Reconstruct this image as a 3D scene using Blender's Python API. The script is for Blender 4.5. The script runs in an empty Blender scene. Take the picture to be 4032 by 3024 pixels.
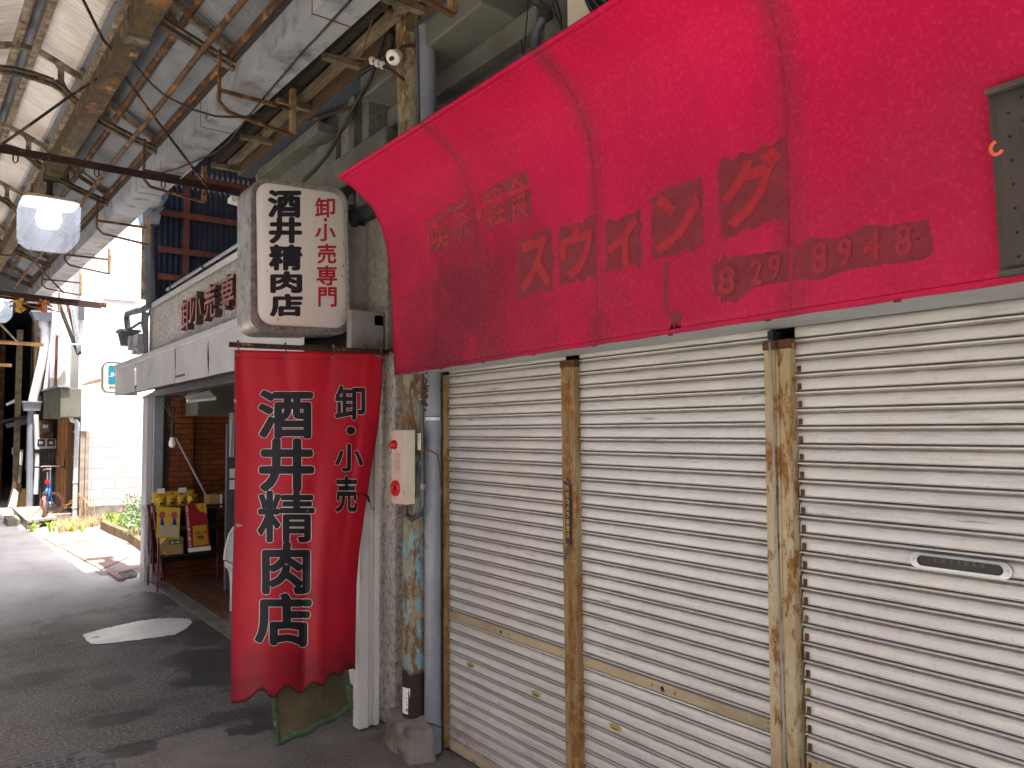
import bpy, bmesh, math, random
from mathutils import Vector, Matrix, noise as MN
random.seed(7)
SC = bpy.context.scene
COL = SC.collection
R = math.radians

# ------------------------------------------------------------------ camera
YAW, PITCH, ROLL, FPX, CAMH = R(36.72), R(3.37), R(-.42), 3028., 1.7
_cy, _sy = math.cos(YAW), math.sin(YAW)
FWD = Vector((_sy*math.cos(PITCH), _cy*math.cos(PITCH), math.sin(PITCH)))
_r = Vector((_cy, -_sy, 0)); _u = _r.cross(FWD)
RGT = _r*math.cos(ROLL) + _u*math.sin(ROLL)
UPV = _u*math.cos(ROLL) - _r*math.sin(ROLL)
EYE = Vector((0, 0, CAMH))
cam = bpy.data.cameras.new('camera'); camo = bpy.data.objects.new('camera', cam); COL.objects.link(camo)
cam.sensor_width = 36; cam.lens = 36*FPX/4032; cam.clip_start = .05; cam.clip_end = 600
m = Matrix((RGT, UPV, -FWD)).transposed().to_4x4(); m.translation = EYE
camo.matrix_world = m
SC.camera = camo

# ------------------------------------------------------------------ world, sun, exposure
SUN_TO = Vector((.01, -.25, .968)).normalized()
W = bpy.data.worlds.new('World'); SC.world = W; W.use_nodes = True
nt = W.node_tree; nt.nodes.clear()
sky = nt.nodes.new('ShaderNodeTexSky'); sky.sky_type = 'NISHITA'; sky.sun_disc = False
sky.sun_elevation = math.asin(SUN_TO.z); sky.sun_rotation = math.atan2(SUN_TO.x, SUN_TO.y)
sky.air_density = .45; sky.dust_density = 5.0; sky.ozone_density = .3
bg = nt.nodes.new('ShaderNodeBackground'); bg.inputs['Strength'].default_value = .15
wo = nt.nodes.new('ShaderNodeOutputWorld')
nt.links.new(sky.outputs[0], bg.inputs[0]); nt.links.new(bg.outputs[0], wo.inputs[0])
sun = bpy.data.lights.new('sun', 'SUN'); sun.energy = 4.0; sun.angle = R(.5); sun.color = (1, .95, .87)
suno = bpy.data.objects.new('sun', sun); COL.objects.link(suno)
suno.rotation_euler = SUN_TO.to_track_quat('Z', 'Y').to_euler(); suno.location = (5, 5, 20)
SC.view_settings.view_transform = 'Standard'; SC.view_settings.look = 'None'
SC.view_settings.exposure = 2.12; SC.view_settings.gamma = 1.0
SC.cycles.max_bounces = 8; SC.cycles.diffuse_bounces = 5; SC.cycles.transparent_max_bounces = 12

# ------------------------------------------------------------------ measuring helpers (photo pixel -> point on a known plane)
def ray(x, y): return (x-2016)/FPX*RGT + (1512-y)/FPX*UPV + FWD
def PX(x, y, v): d = ray(x, y); return EYE + d*((v-EYE.x)/d.x)
def PY(x, y, v): d = ray(x, y); return EYE + d*((v-EYE.y)/d.y)
def PZ(x, y, v): d = ray(x, y); return EYE + d*((v-EYE.z)/d.z)
TH = R(1.9)                                   # the arcade roof runs 1.9 degrees off the shop fronts
AU = Vector((math.cos(TH), math.sin(TH), 0)); AV = Vector((-math.sin(TH), math.cos(TH), 0))
def A(u, v, z): return AU*u + AV*v + Vector((0, 0, z))
def PV(x, y, v): d = ray(x, y); return EYE + d*(v/(d.dot(AV)))
def PU(x, y, u): d = ray(x, y); return EYE + d*(u/(d.dot(AU)))
def z6(x, y): return (x/3.318, 1200+y/3.318)
def z7(x, y): return (x/3.318, 1650+y/3.318)
def z4(x, y): return (x/1.659, 1300+y/1.659)

# ------------------------------------------------------------------ materials
def lin(h):
    h = h.lstrip('#'); c = [int(h[i:i+2], 16)/255 for i in (0, 2, 4)]
    return tuple(x/12.92 if x <= .04045 else ((x+.055)/1.055)**2.4 for x in c)+(1,)
class N:
    def __init__(s, name):
        s.m = bpy.data.materials.new(name); s.m.use_nodes = True; s.t = s.m.node_tree; s.t.nodes.clear()
        s.out = s.n('ShaderNodeOutputMaterial'); s.b = s.n('ShaderNodeBsdfPrincipled')
        s.l(s.b.outputs[0], s.out.inputs[0]); s.tc = s.n('ShaderNodeNewGeometry').outputs['Position']
    def n(s, k, **kw):
        x = s.t.nodes.new(k)
        for a, b in kw.items(): setattr(x, a, b)
        return x
    def l(s, a, b): s.t.links.new(a, b)
    def sock(s, v, i):
        if hasattr(v, 'links') or hasattr(v, 'is_linked'): s.l(v, i)
        else: i.default_value = v
    def scaled(s, sc):
        x = s.n('ShaderNodeMapping'); s.l(s.tc, x.inputs[0]); x.inputs['Scale'].default_value = sc if hasattr(sc, '__len__') else (sc,)*3
        return x.outputs[0]
    def noise(s, sc, det=5, rough=.6, dist=0):
        x = s.n('ShaderNodeTexNoise'); s.l(s.scaled(sc), x.inputs['Vector']); x.inputs['Scale'].default_value = 1
        x.inputs['Detail'].default_value = det; x.inputs['Roughness'].default_value = rough; x.inputs['Distortion'].default_value = dist
        return x.outputs['Fac']
    def ramp(s, f, a, b, ca=0., cb=1.):
        x = s.n('ShaderNodeMapRange'); s.l(f, x.inputs[0]); x.clamp = True
        for i, v in zip((1, 2, 3, 4), (a, b, ca, cb)): x.inputs[i].default_value = v
        return x.outputs[0]
    def mix(s, f, a, b):
        x = s.n('ShaderNodeMix', data_type='RGBA'); s.sock(f, x.inputs[0]); s.sock(a, x.inputs[6]); s.sock(b, x.inputs[7])
        return x.outputs[2]
    def math(s, op, a, b=0., c=0.):
        x = s.n('ShaderNodeMath', operation=op); s.sock(a, x.inputs[0]); s.sock(b, x.inputs[1]); s.sock(c, x.inputs[2])
        return x.outputs[0]
    def bump(s, h, st=.3, dist=.01):
        x = s.n('ShaderNodeBump'); s.l(h, x.inputs['Height']); x.inputs['Strength'].default_value = st; x.inputs['Distance'].default_value = dist
        if s.b.inputs['Normal'].is_linked: s.l(s.b.inputs['Normal'].links[0].from_socket, x.inputs['Normal'])
        s.l(x.outputs[0], s.b.inputs['Normal'])
    def col(s, c): s.sock(c, s.b.inputs['Base Color'])
    def rough(s, r): s.sock(r, s.b.inputs['Roughness'])
    def xyz(s):
        x = s.n('ShaderNodeSeparateXYZ'); s.l(s.tc, x.inputs[0]); return x.outputs
def paint(name, c, c2=None, rough=.6, metal=0., sc=6, dirt=None, damt=.5, dsc=3, rust=None, rsc=9, streak=False, bump=.15, bsc=80, spec=.5, fine=.12, bd=.004):
    """weathered surface: slow tone drift, dirt patches, optional rust patches, fine grain"""
    k = N(name); c = lin(c) if isinstance(c, str) else c
    c2 = lin(c2) if c2 else tuple(v*.72 for v in c[:3])+(1,)
    col = k.mix(k.ramp(k.noise(sc), .35, .68), c, c2)
    if dirt:
        v = (dsc*2.2, dsc*2.2, dsc*.3) if streak else dsc
        col = k.mix(k.ramp(k.noise(v, 7, .65), .62-damt*.28, .78-damt*.1), col, lin(dirt))
    r = rough
    if rust:
        amt = rust if isinstance(rust, float) else .5
        f = k.ramp(k.noise((rsc, rsc, rsc*.35) if streak else rsc, 9, .72), .66-amt*.32, .70-amt*.28)
        rc = k.mix(k.ramp(k.noise(rsc*4), .3, .7), lin('#8d6431'), lin('#694520'))
        rc = k.mix(k.ramp(k.noise(rsc*1.7), .5, .75), rc, lin('#b3905a'))
        col = k.mix(f, col, rc); k.bump(f, .4, .002)
    g = k.ramp(k.noise(bsc*2.5, 3), .3, .7, 1-fine, 1+fine)
    x = k.n('ShaderNodeMix', data_type='RGBA', blend_type='MULTIPLY'); x.inputs[0].default_value = 1
    k.l(col, x.inputs[6]); k.l(g, x.inputs[7]); k.col(x.outputs[2])
    k.rough(k.ramp(k.noise(tuple(v*3 for v in sc) if hasattr(sc, '__len__') else sc*3), .3, .7, max(.05, rough-.1), min(1, rough+.1))); k.b.inputs['Metallic'].default_value = metal
    k.b.inputs['Specular IOR Level'].default_value = spec
    if bump: k.bump(k.noise(bsc, 4), bump, bd)
    return k.m
M = {}

# ------------------------------------------------------------------ mesh builder
class MB:
    def __init__(s): s.v, s.f, s.mi, s.cur = [], [], [], 0
    def add(s, vs, fs):
        o = len(s.v); s.v += [Vector(p) for p in vs]; s.f += [[o+i for i in f] for f in fs]; s.mi += [s.cur]*len(fs); return s
    def hexa(s, p):   # 8 corners: bottom loop 0-3, top loop 4-7
        return s.add(p, [(0, 3, 2, 1), (4, 5, 6, 7), (0, 1, 5, 4), (1, 2, 6, 5), (2, 3, 7, 6), (3, 0, 4, 7)])
    def box(s, x0, x1, y0, y1, z0, z1):
        return s.hexa([(x0, y0, z0), (x1, y0, z0), (x1, y1, z0), (x0, y1, z0), (x0, y0, z1), (x1, y0, z1), (x1, y1, z1), (x0, y1, z1)])
    def bar(s, a, b, w, h, up=(0, 0, 1)):      # square bar from a to b
        a, b = Vector(a), Vector(b); d = (b-a).normalized(); up = Vector(up)
        if abs(d.dot(up)) > .98: up = Vector((1, 0, 0))
        sx = d.cross(up).normalized()*w/2; sz = sx.cross(d).normalized()*h/2
        return s.hexa([a-sx-sz, a+sx-sz, b+sx-sz, b-sx-sz, a-sx+sz, a+sx+sz, b+sx+sz, b-sx+sz])
    def tube(s, pts, r, n=12, caps=True, rs=None):
        pts = [Vector(p) for p in pts]; o = len(s.v); prev = None
        for i, p in enumerate(pts):
            d = (pts[min(i+1, len(pts)-1)]-pts[max(i-1, 0)]).normalized()
            if prev is None:
                q = d.orthogonal().normalized() if abs(d.z) < .99 else Vector((1, 0, 0))
            else:
                q = (prev-d*prev.dot(d)).normalized()
            prev = q; w = d.cross(q); rr = rs[i] if rs else r
            for k in range(n):
                a = 2*math.pi*k/n; s.v.append(p+q*math.cos(a)*rr+w*math.sin(a)*rr)
        fs = [(o+i*n+k, o+i*n+(k+1) % n, o+(i+1)*n+(k+1) % n, o+(i+1)*n+k) for i in range(len(pts)-1) for k in range(n)]
        if caps: fs += [[o+k for k in reversed(range(n))], [o+(len(pts)-1)*n+k for k in range(n)]]
        s.f += [list(f) for f in fs]; s.mi += [s.cur]*len(fs); return s
    def prism(s, poly, ext):
        poly = [Vector(p) for p in poly]; ext = Vector(ext); n = len(poly)
        return s.add(poly+[p+ext for p in poly], [list(reversed(range(n))), [n+i for i in range(n)]]+[(i, (i+1) % n, n+(i+1) % n, n+i) for i in range(n)])
    def grid(s, fn, nu, nv, thick=None):
        vs = [fn(i/nu, j/nv) for j in range(nv+1) for i in range(nu+1)]
        fs = [(j*(nu+1)+i, j*(nu+1)+i+1, (j+1)*(nu+1)+i+1, (j+1)*(nu+1)+i) for j in range(nv) for i in range(nu)]
        return s.add(vs, fs)
    def lathe(s, c, axis, prof, n=24):          # prof: (dist along axis, radius)
        c, axis = Vector(c), Vector(axis).normalized(); q = axis.orthogonal().normalized(); w = axis.cross(q); o = len(s.v)
        for d, r in prof:
            for k in range(n):
                a = 2*math.pi*k/n; s.v.append(c+axis*d+(q*math.cos(a)+w*math.sin(a))*r)
        fs = [[o+i*n+k, o+i*n+(k+1) % n, o+(i+1)*n+(k+1) % n, o+(i+1)*n+k] for i in range(len(prof)-1) for k in range(n)]
        fs += [[o+k for k in reversed(range(n))], [o+(len(prof)-1)*n+k for k in range(n)]]
        s.f += fs; s.mi += [s.cur]*len(fs); return s
    def build(s, name, mat, parent=None, smooth=35, bevel=0, solid=0):
        me = bpy.data.meshes.new(name)
        org = Vector((0, 0, 0)); p = parent
        while p: org += p.location; p = p.parent
        me.from_pydata([v-org for v in s.v], [], s.f)
        for mm in (mat if isinstance(mat, (list, tuple)) else [mat]): me.materials.append(M[mm] if isinstance(mm, str) else mm)
        if isinstance(mat, (list, tuple)): me.polygons.foreach_set('material_index', s.mi)
        bm = bmesh.new(); bm.from_mesh(me); bmesh.ops.recalc_face_normals(bm, faces=bm.faces); bm.to_mesh(me); bm.free()
        if smooth: me.shade_smooth(); me.set_sharp_from_angle(angle=R(smooth))
        o = bpy.data.objects.new(name, me); COL.objects.link(o)
        if parent: o.parent = parent
        if solid:
            md = o.modifiers.new('solid', 'SOLIDIFY'); md.thickness = solid; md.offset = 0
        if bevel:
            md = o.modifiers.new('bevel', 'BEVEL'); md.width = bevel; md.segments = 2; md.limit_method = 'ANGLE'; md.angle_limit = R(40); md.harden_normals = False
        return o
def each(n, name, mat, parent, fn, **kw):      # n separate parts, one mesh each
    out = []
    for i in range(n):
        mb = MB(); fn(mb, i); out.append(mb.build(name, mat, parent, **kw))
    return out
def tag(o, label, cat, group=None):
    o['label'] = label; o['category'] = cat
    if group: o['group'] = group
    return o
def T(name, label, cat, loc=(0, 0, 0), group=None):
    o = bpy.data.objects.new(name, None); COL.objects.link(o); o.location = loc; o.empty_display_size = .1
    return tag(o, label, cat, group)
def struct(o): o['kind'] = 'structure'; return o
def dup(root, off, label=None):
    def rec(o, par):
        c = o.copy(); COL.objects.link(c); c.parent = par
        for ch in list(o.children): rec(ch, c)
        return c
    c = rec(root, None); c.location = Vector(root.location)+Vector(off)
    if label: c['label'] = label
    return c

# lettering: each glyph of the built-in font, fitted into a box by a mapping function
_gl = {}
def glyph(ch, bold=0., res=3):
    k = (ch, bold, res)
    if k not in _gl:
        c = bpy.data.curves.new('glyph', 'FONT'); c.body = ch; c.size = 1; c.offset = bold; c.resolution_u = res
        o = bpy.data.objects.new('glyph', c); COL.objects.link(o)
        me = bpy.data.meshes.new_from_object(o.evaluated_get(bpy.context.evaluated_depsgraph_get()))
        vs = [(v.co.x, v.co.y) for v in me.vertices]; fs = [list(p.vertices) for p in me.polygons]
        bpy.data.objects.remove(o); bpy.data.meshes.remove(me); bpy.data.curves.remove(c)
        _gl[k] = (vs, fs)
    return _gl[k]
_gf = {}
def fine_glyph(ch, bold, res, cells=14):
    k = (ch, bold, res)
    if k not in _gf:
        vs, fs = glyph(ch, bold, res); bm = bmesh.new(); bv = [bm.verts.new((x, y, 0)) for x, y in vs]
        for f in fs:
            try: bm.faces.new([bv[i] for i in f])
            except ValueError: pass
        for ax in (0, 1):
            for i in range(-2, cells+2):
                c = [0, 0, 0]; nn = [0, 0, 0]; c[ax] = i/cells+.0137; nn[ax] = 1
                bmesh.ops.bisect_plane(bm, geom=bm.verts[:]+bm.edges[:]+bm.faces[:], plane_co=c, plane_no=nn)
        bm.verts.index_update(); _gf[k] = ([(v.co.x, v.co.y) for v in bm.verts], [[v.index for v in f.verts] for f in bm.faces]); bm.free()
    return _gf[k]
def put_glyph(mb, ch, fn, bold=0., grow=0., res=3, fine=False, push=None):
    """fn(s,t): s,t in 0..1 of the glyph's own bounding box; with push, weight is added by eight shifted copies a hair apart"""
    if push: vs, fs = fine_glyph(ch, 0, res, 11) if fine else glyph(ch, 0, res)
    else: vs, fs = fine_glyph(ch, bold+grow, res) if fine else glyph(ch, bold+grow, res)
    x0, x1 = min(v[0] for v in vs), max(v[0] for v in vs); y0, y1 = min(v[1] for v in vs), max(v[1] for v in vs)
    if not push:
        mb.add([fn((x-x0)/(x1-x0), (y-y0)/max(1e-6, y1-y0)) for x, y in vs], fs); return
    r = bold+grow; pv = Vector(push); x0 -= bold; x1 += bold; y0 -= bold; y1 += bold
    for k in range(13):
        q = r if k < 8 else r*.55; a = k*math.pi/4 if k < 8 else k*math.pi/2
        if k == 12: q = 0
        dx, dy = q*math.cos(a), q*math.sin(a)
        mb.add([fn((x+dx-x0)/(x1-x0), (y+dy-y0)/max(1e-6, y1-y0))+pv*(k*.00004) for x, y in vs], fs)
def boxfn(x0, x1, y0, y1, un):                 # pixel box (y0 top, y1 bottom) unprojected by un(px,py)
    return lambda s, t: un(x0+(x1-x0)*s, y1+(y0-y1)*t)
def extrude_glyph(mb, ch, fn, depth, bold=0.):
    """solid letter: front by fn(s,t), depth vector"""
    vs, fs = glyph(ch, bold); n = len(vs)
    x0, x1 = min(v[0] for v in vs), max(v[0] for v in vs); y0, y1 = min(v[1] for v in vs), max(v[1] for v in vs)
    P = [fn((x-x0)/(x1-x0), (y-y0)/(y1-y0)) for x, y in vs]; dv = Vector(depth)
    ed = {}
    for f in fs:
        for a, b in zip(f, f[1:]+f[:1]): ed[(a, b)] = 1
    side = [(a, b, n+b, n+a) for a, b in ed if (b, a) not in ed]
    mb.add(P+[p+dv for p in P], fs+side)

# ------------------------------------------------------------------ material library
def simple(name, c, rough=.5, metal=0., spec=.5):
    k = N(name); k.col(lin(c)); k.rough(rough); k.b.inputs['Metallic'].default_value = metal; k.b.inputs['Specular IOR Level'].default_value = spec
    M[name] = k.m; return k
M['rust_bar'] = paint('rust_bar', '#97835c', '#7b6340', .75, sc=2.2, dirt='#a89d86', damt=.35, dsc=5, rust=.6, rsc=17, streak=True, bump=.25)
M['rust_pipe'] = paint('rust_pipe', '#5c3a20', '#3d2411', .8, sc=5, rust=.45, rsc=7, bump=.25)
M['rust_dark'] = paint('rust_dark', '#3a241c', '#1f1412', .85, sc=6, rust=.25, rsc=8, bump=.25)
M['beam_yellow'] = paint('beam_yellow', '#574420', '#463c29', .85, sc=3.5, dirt='#2a2017', damt=.7, dsc=13, rust=.35, rsc=6, bump=.9, bsc=30, bd=.012, fine=.25)
M['flaky'] = paint('flaky', '#a3967f', '#6c5f4f', .9, sc=9, dirt='#3c2317', damt=.8, dsc=14, bump=.9, bsc=45)
M['arch_paint'] = paint('arch_paint', '#46423b', '#2b2823', .85, sc=5, dirt='#8f856f', damt=.45, dsc=8, rust=.35, rsc=6, bump=.5, bsc=40)
M['gutter_white'] = paint('gutter_white', '#a0a3a7', '#85888d', .55, sc=2, dirt='#4b4742', damt=.45, dsc=6, bump=.1)
M['metal_sheet'] = paint('metal_sheet', '#63676d', '#494d52', .42, metal=.4, sc=1.2, dirt='#5f6469', damt=.3, dsc=2.2, bump=.05)
M['dark_sheet'] = paint('dark_sheet', '#33383f', '#23272d', .6, metal=.2, sc=2, dirt='#14161a', damt=.5, bump=.05)
M['navy_sheet'] = paint('navy_sheet', '#0b152b', '#081020', .75, sc=2, dirt='#0a1120', damt=.3, bump=.05)
M['redlead'] = paint('redlead', '#6a3222', '#4b2318', .75, sc=6, bump=.2)
M['wood_old'] = paint('wood_old', '#84755c', '#5d5140', .85, sc=(14, 3, 14), dirt='#2f2820', damt=.4, dsc=5, bump=.3)
M['wood_brown'] = paint('wood_brown', '#5e452b', '#3f2e1c', .8, sc=(3, 3, 12), bump=.3)
M['wood_door'] = paint('wood_door', '#a8713a', '#85511f', .5, sc=(26, 26, 2.2), bump=.15)
M['wood_grey'] = paint('wood_grey', '#9a8f83', '#7a6e64', .8, sc=(3, 14, 10), dirt='#5e4636', damt=.3, bump=.25)
M['slab_render'] = paint('slab_render', '#6d6d63', '#56564e', .9, sc=1.6, dirt='#4b4438', damt=.45, dsc=2.5, streak=False, bump=.35, bsc=90)
M['stucco'] = paint('stucco', '#cdc8c0', '#b8b2a9', .92, sc=3, dirt='#6d665e', damt=.62, dsc=34, bump=1.0, bsc=48, bd=.02)  # dirt speckles here paint shade into the stucco pits
M['stucco_grey'] = paint('stucco_grey', '#908b80', '#77736a', .92, sc=3, dirt='#57524a', damt=.5, dsc=36, bump=.9, bsc=48, bd=.012)
M['stucco_fascia'] = paint('stucco_fascia', '#aeaba6', '#9a9792', .92, sc=4, dirt='#4d4a45', damt=.62, dsc=38, bump=1.0, bsc=45, fine=.3, bd=.015)
M['concrete'] = paint('concrete', '#8b857c', '#6c665e', .92, sc=5, dirt='#453f38', damt=.5, dsc=7, bump=.6, bsc=60)
M['alu'] = paint('alu', '#bdbdbf', '#b2b2b4', .38, metal=.25, sc=1.2, bump=.0, fine=.03)
M['white_frame'] = paint('white_frame', '#d9d6d0', '#c8c4bd', .45, sc=2, dirt='#9d968c', damt=.3, dsc=5, streak=True, bump=.04)
M['pvc_grey'] = paint('pvc_grey', '#8b9098', '#7b8088', .33, sc=3, dirt='#67645f', damt=.2, dsc=4, streak=True, bump=.03)
M['pvc_dark'] = paint('pvc_dark', '#55585c', '#44474b', .4, sc=3, dirt='#3a352f', damt=.3, bump=.03)
M['pvc_white'] = paint('pvc_white', '#d5d7da', '#c2c5c9', .4, sc=3, dirt='#9a9690', damt=.3, streak=True, bump=.03)
M['grey_steel'] = paint('grey_steel', '#979c9e', '#858a8d', .5, sc=2, dirt='#6d6c68', damt=.3, dsc=4, bump=.04)
M['cable'] = paint('cable', '#26251f', '#1a1917', .6, bump=0)
M['cable_brown'] = paint('cable_brown', '#6a553f', '#4d3c2d', .7, bump=0)
M['cream_metal'] = paint('cream_metal', '#d3cab4', '#c4b99f', .45, sc=4, rust=.2, rsc=10, bump=.05)
M['porcelain'] = paint('porcelain', '#d8d3c6', '#bfb8a8', .2, bump=0)
M['dark_void'] = paint('dark_void', '#1b1a1a', '#111010', .9, bump=0)
M['dark_wall'] = paint('dark_wall', '#38352f', '#262420', .9, sc=2, dirt='#171513', damt=.5, bump=.3)
simple('black', '#0d0d0f', .5); simple('ink', '#11131c', .55); simple('white_ink', '#d9d3c8', .6); simple('red_ink', '#a50f22', .55)
simple('gold', '#cda44a', .5); simple('chrome', '#a9adb2', .3, .9); simple('brass', '#c5b273', .35, .7); simple('paper', '#e6e4df', .7)
simple('yellow', '#c9a01e', .45); simple('yellow_deep', '#b98a12', .5); simple('red_poster', '#8e1a24', .4); simple('blue_ink', '#23389a', .5); simple('green_ink', '#2c6a4a', .5)
simple('cardboard', '#a58a58', .75); simple('teal', '#1d7f9d', .35); simple('sign_cream', '#ddd6c9', .35); simple('pink_ink', '#b0405a', .5)
simple('red_plastic', '#c01f1d', .25); simple('tyre', '#8d5a48', .7); simple('blue_frame', '#2f5f9f', .3); simple('saddle', '#5b2a22', .45)
simple('ochre_ink', '#b08a4e', .6); M['door_pink'] = paint('door_pink', '#c9b8b0', '#b8a59c', .5, sc=4, dirt='#8d7a70', damt=.3, bump=.05)
simple('orange_hook', '#d9603c', .35); simple('meter_glass', '#3a3d3f', .15); simple('slate_plate', '#121110', .4)

def mat_glow(name, c, st):
    k = N(name); k.t.nodes.remove(k.b); e = k.n('ShaderNodeEmission'); e.inputs[0].default_value = lin(c); e.inputs[1].default_value = st
    k.l(e.outputs[0], k.out.inputs[0]); M[name] = k.m
mat_glow('bulb_glow', '#f6f8ff', 4.5)
def mat_trans(name, c, f=.6, grime=None, sc=3, alpha=0.):
    """thin sheet that lets light through: diffuse on the lit side, translucent on the other"""
    k = N(name); cc = k.mix(k.ramp(k.noise(sc), .35, .7), lin(c), lin(grime or c))
    if grime: cc = k.mix(k.ramp(k.noise((sc*2, sc*16, sc*2), 6, .65), .45, .72, 0, .7), cc, lin(grime))
    k.col(cc); k.rough(.45); tr = k.n('ShaderNodeBsdfTranslucent'); k.l(cc, tr.inputs[0])
    mx = k.n('ShaderNodeMixShader'); mx.inputs[0].default_value = f; k.l(k.b.outputs[0], mx.inputs[1]); k.l(tr.outputs[0], mx.inputs[2])
    o = mx.outputs[0]
    if alpha:
        tp = k.n('ShaderNodeBsdfTransparent'); m2 = k.n('ShaderNodeMixShader'); m2.inputs[0].default_value = alpha
        k.l(o, m2.inputs[1]); k.l(tp.outputs[0], m2.inputs[2]); o = m2.outputs[0]
    k.l(o, k.out.inputs[0]); M[name] = k.m
mat_trans('skylight', '#a8a29c', .11, '#7d7064', 1.6)
mat_trans('lamp_glass', '#cdd5e4', .35, None, 3, .74)
mat_trans('film', '#c9ccce', .4, None, 3, .35)

def mat_brick(name, c1, c2, mortar, bw, bh, ms, axes, rough=.6, drop=0., offset=.5, bumpst=.4):
    k = N(name); x = k.xyz(); cb = k.n('ShaderNodeCombineXYZ')
    for i, a in enumerate(axes): k.l(x['XYZ'.index(a)], cb.inputs[i])
    br = k.n('ShaderNodeTexBrick'); k.l(cb.outputs[0], br.inputs['Vector']); br.offset = offset
    br.inputs['Color1'].default_value = lin(c1); br.inputs['Color2'].default_value = lin(c2); br.inputs['Mortar'].default_value = lin(mortar)
    br.inputs['Scale'].default_value = 1; br.inputs['Brick Width'].default_value = bw; br.inputs['Row Height'].default_value = bh
    br.inputs['Mortar Size'].default_value = ms; br.inputs['Mortar Smooth'].default_value = .15
    col = k.mix(k.ramp(k.noise(5, 6), .4, .75, 0, .55), br.outputs[0], tuple(v*.45 for v in lin(c2)[:3])+(1,))
    k.col(col); k.rough(rough); k.bump(k.math('SUBTRACT', 1., br.outputs['Fac']), bumpst, .006); k.bump(k.noise(60), .15, .003); M[name] = k.m
mat_brick('tile_brick', '#8d5127', '#6d3b1d', '#2a1910', .24, .062, .005, 'XZY', .35)
mat_brick('floor_tile', '#6d3f2a', '#50301f', '#8d8577', .21, .105, .005, 'XYZ', .35, offset=0)
mat_brick('block_white', '#c9c8c5', '#bab9b6', '#94928e', .40, .20, .012, 'XZY', .9)

def mat_awning():
    k = N('awning_cloth'); x = k.xyz()
    base = k.mix(k.ramp(k.noise(.9, 3), .35, .65), lin('#c90a48'), lin('#b2093b'))
    # pale bleached bloom low on the cloth, grime by the seams, grime plus painted shade low at the far end
    bloom = k.math('MULTIPLY', k.ramp(x[2], 2.75, 2.35), k.ramp(k.noise(1.6, 5), .35, .62)); base = k.mix(k.math('MULTIPLY', bloom, .45), base, lin('#ad354d'))
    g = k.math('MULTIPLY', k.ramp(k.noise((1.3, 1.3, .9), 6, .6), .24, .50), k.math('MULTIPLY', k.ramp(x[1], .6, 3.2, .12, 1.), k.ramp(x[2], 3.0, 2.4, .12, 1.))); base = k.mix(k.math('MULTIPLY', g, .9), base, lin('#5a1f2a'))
    for ys in SEAMS:
        d = k.math('ABSOLUTE', k.math('SUBTRACT', x[1], ys))
        base = k.mix(k.math('MULTIPLY', k.ramp(d, .07, .004), k.ramp(k.noise(4), .3, .7, .25, .8)), base, lin('#6d2833'))
        base = k.mix(k.ramp(d, .004, .0015, 0, .35), base, lin('#5c1a28'))
    base = k.mix(k.ramp(k.noise((9, 9, 1.2), 6, .65), .66, .8, 0, .35), base, lin('#6b2430'))
    base = k.mix(k.ramp(k.noise(90, 2), .76, .78, 0, .5), base, lin('#d98a92'))
    base = k.mix(k.ramp(k.noise(16, 5, .7), .45, .7, 0, .22), base, lin('#8a1030')); base = k.mix(k.ramp(k.noise(75, 3, .6), .5, .72, 0, .25), base, lin('#e0406a')); base = k.mix(k.ramp(k.noise((3, 3, .8), 7, .7), .56, .74, 0, .35), base, lin('#7b2036'))
    k.col(base); k.rough(.65); k.b.inputs['Specular IOR Level'].default_value = .15
    k.bump(k.noise(420, 2), .18, .002); k.bump(k.noise(2.2, 4), .25, .03); k.bump(k.noise((7, 5, 2), 4, .6), .3, .012); M['awning_cloth'] = k.m

PITCH = .0567
def mat_shutter():
    k = N('shutter'); x = k.xyz()
    base = k.mix(k.ramp(k.noise((1, 2.2, 3)), .3, .7), lin('#d4d3cf'), lin('#c3c2be'))
    base = k.mix(k.ramp(k.noise((1, 3, 26), 6, .65),  .54, .72, 0, .45), base, lin('#918c86'))         # horizontal rub marks
    base = k.mix(k.ramp(k.noise((1, 4, 55), 4, .6), .65, .73, 0, .7), base, lin('#6a6561'))
    base = k.mix(k.ramp(k.noise((1, 5, 40), 4, .6), .68, .76, 0, .75), base, lin('#a07350'))
    base = k.mix(k.ramp(k.noise((1, 2, 1.1)), .55, .75, 0, .25), base, lin('#cdb9ae'))
    low = k.math('MULTIPLY', k.ramp(x[2], .22, .03), k.ramp(k.noise((3, 6, 7), 7, .7), .42, .6)); base = k.mix(k.math('MULTIPLY', low, k.ramp(x[1], 3.0, 3.5, .15, .9)), base, lin('#8a5320'))
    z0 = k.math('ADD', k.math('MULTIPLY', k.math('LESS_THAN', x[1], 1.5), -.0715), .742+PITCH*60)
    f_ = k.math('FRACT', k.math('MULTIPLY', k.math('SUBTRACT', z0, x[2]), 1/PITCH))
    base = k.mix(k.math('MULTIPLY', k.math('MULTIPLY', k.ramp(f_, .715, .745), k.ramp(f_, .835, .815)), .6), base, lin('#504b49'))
    base = k.mix(k.math('MULTIPLY', k.math('ADD', k.ramp(f_, .12, .06), k.ramp(f_, .955, .975)), .4), base, lin('#5d5856'))  # shade painted into the recess and upper flat under each bead
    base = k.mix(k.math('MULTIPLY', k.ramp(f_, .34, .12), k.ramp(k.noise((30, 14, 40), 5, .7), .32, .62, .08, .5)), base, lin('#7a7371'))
    spk = k.ramp(k.noise((60, 60, 60), 4, .7), .60, .68, 0, .25); base = k.mix(spk, base, lin('#7d7872'))
    k.col(base); k.rough(k.ramp(k.noise(7), .3, .7, .36, .55)); k.b.inputs['Metallic'].default_value = .25; k.bump(k.noise((3, 1.5, 5)), .05, .01); M['shutter'] = k.m

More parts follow.
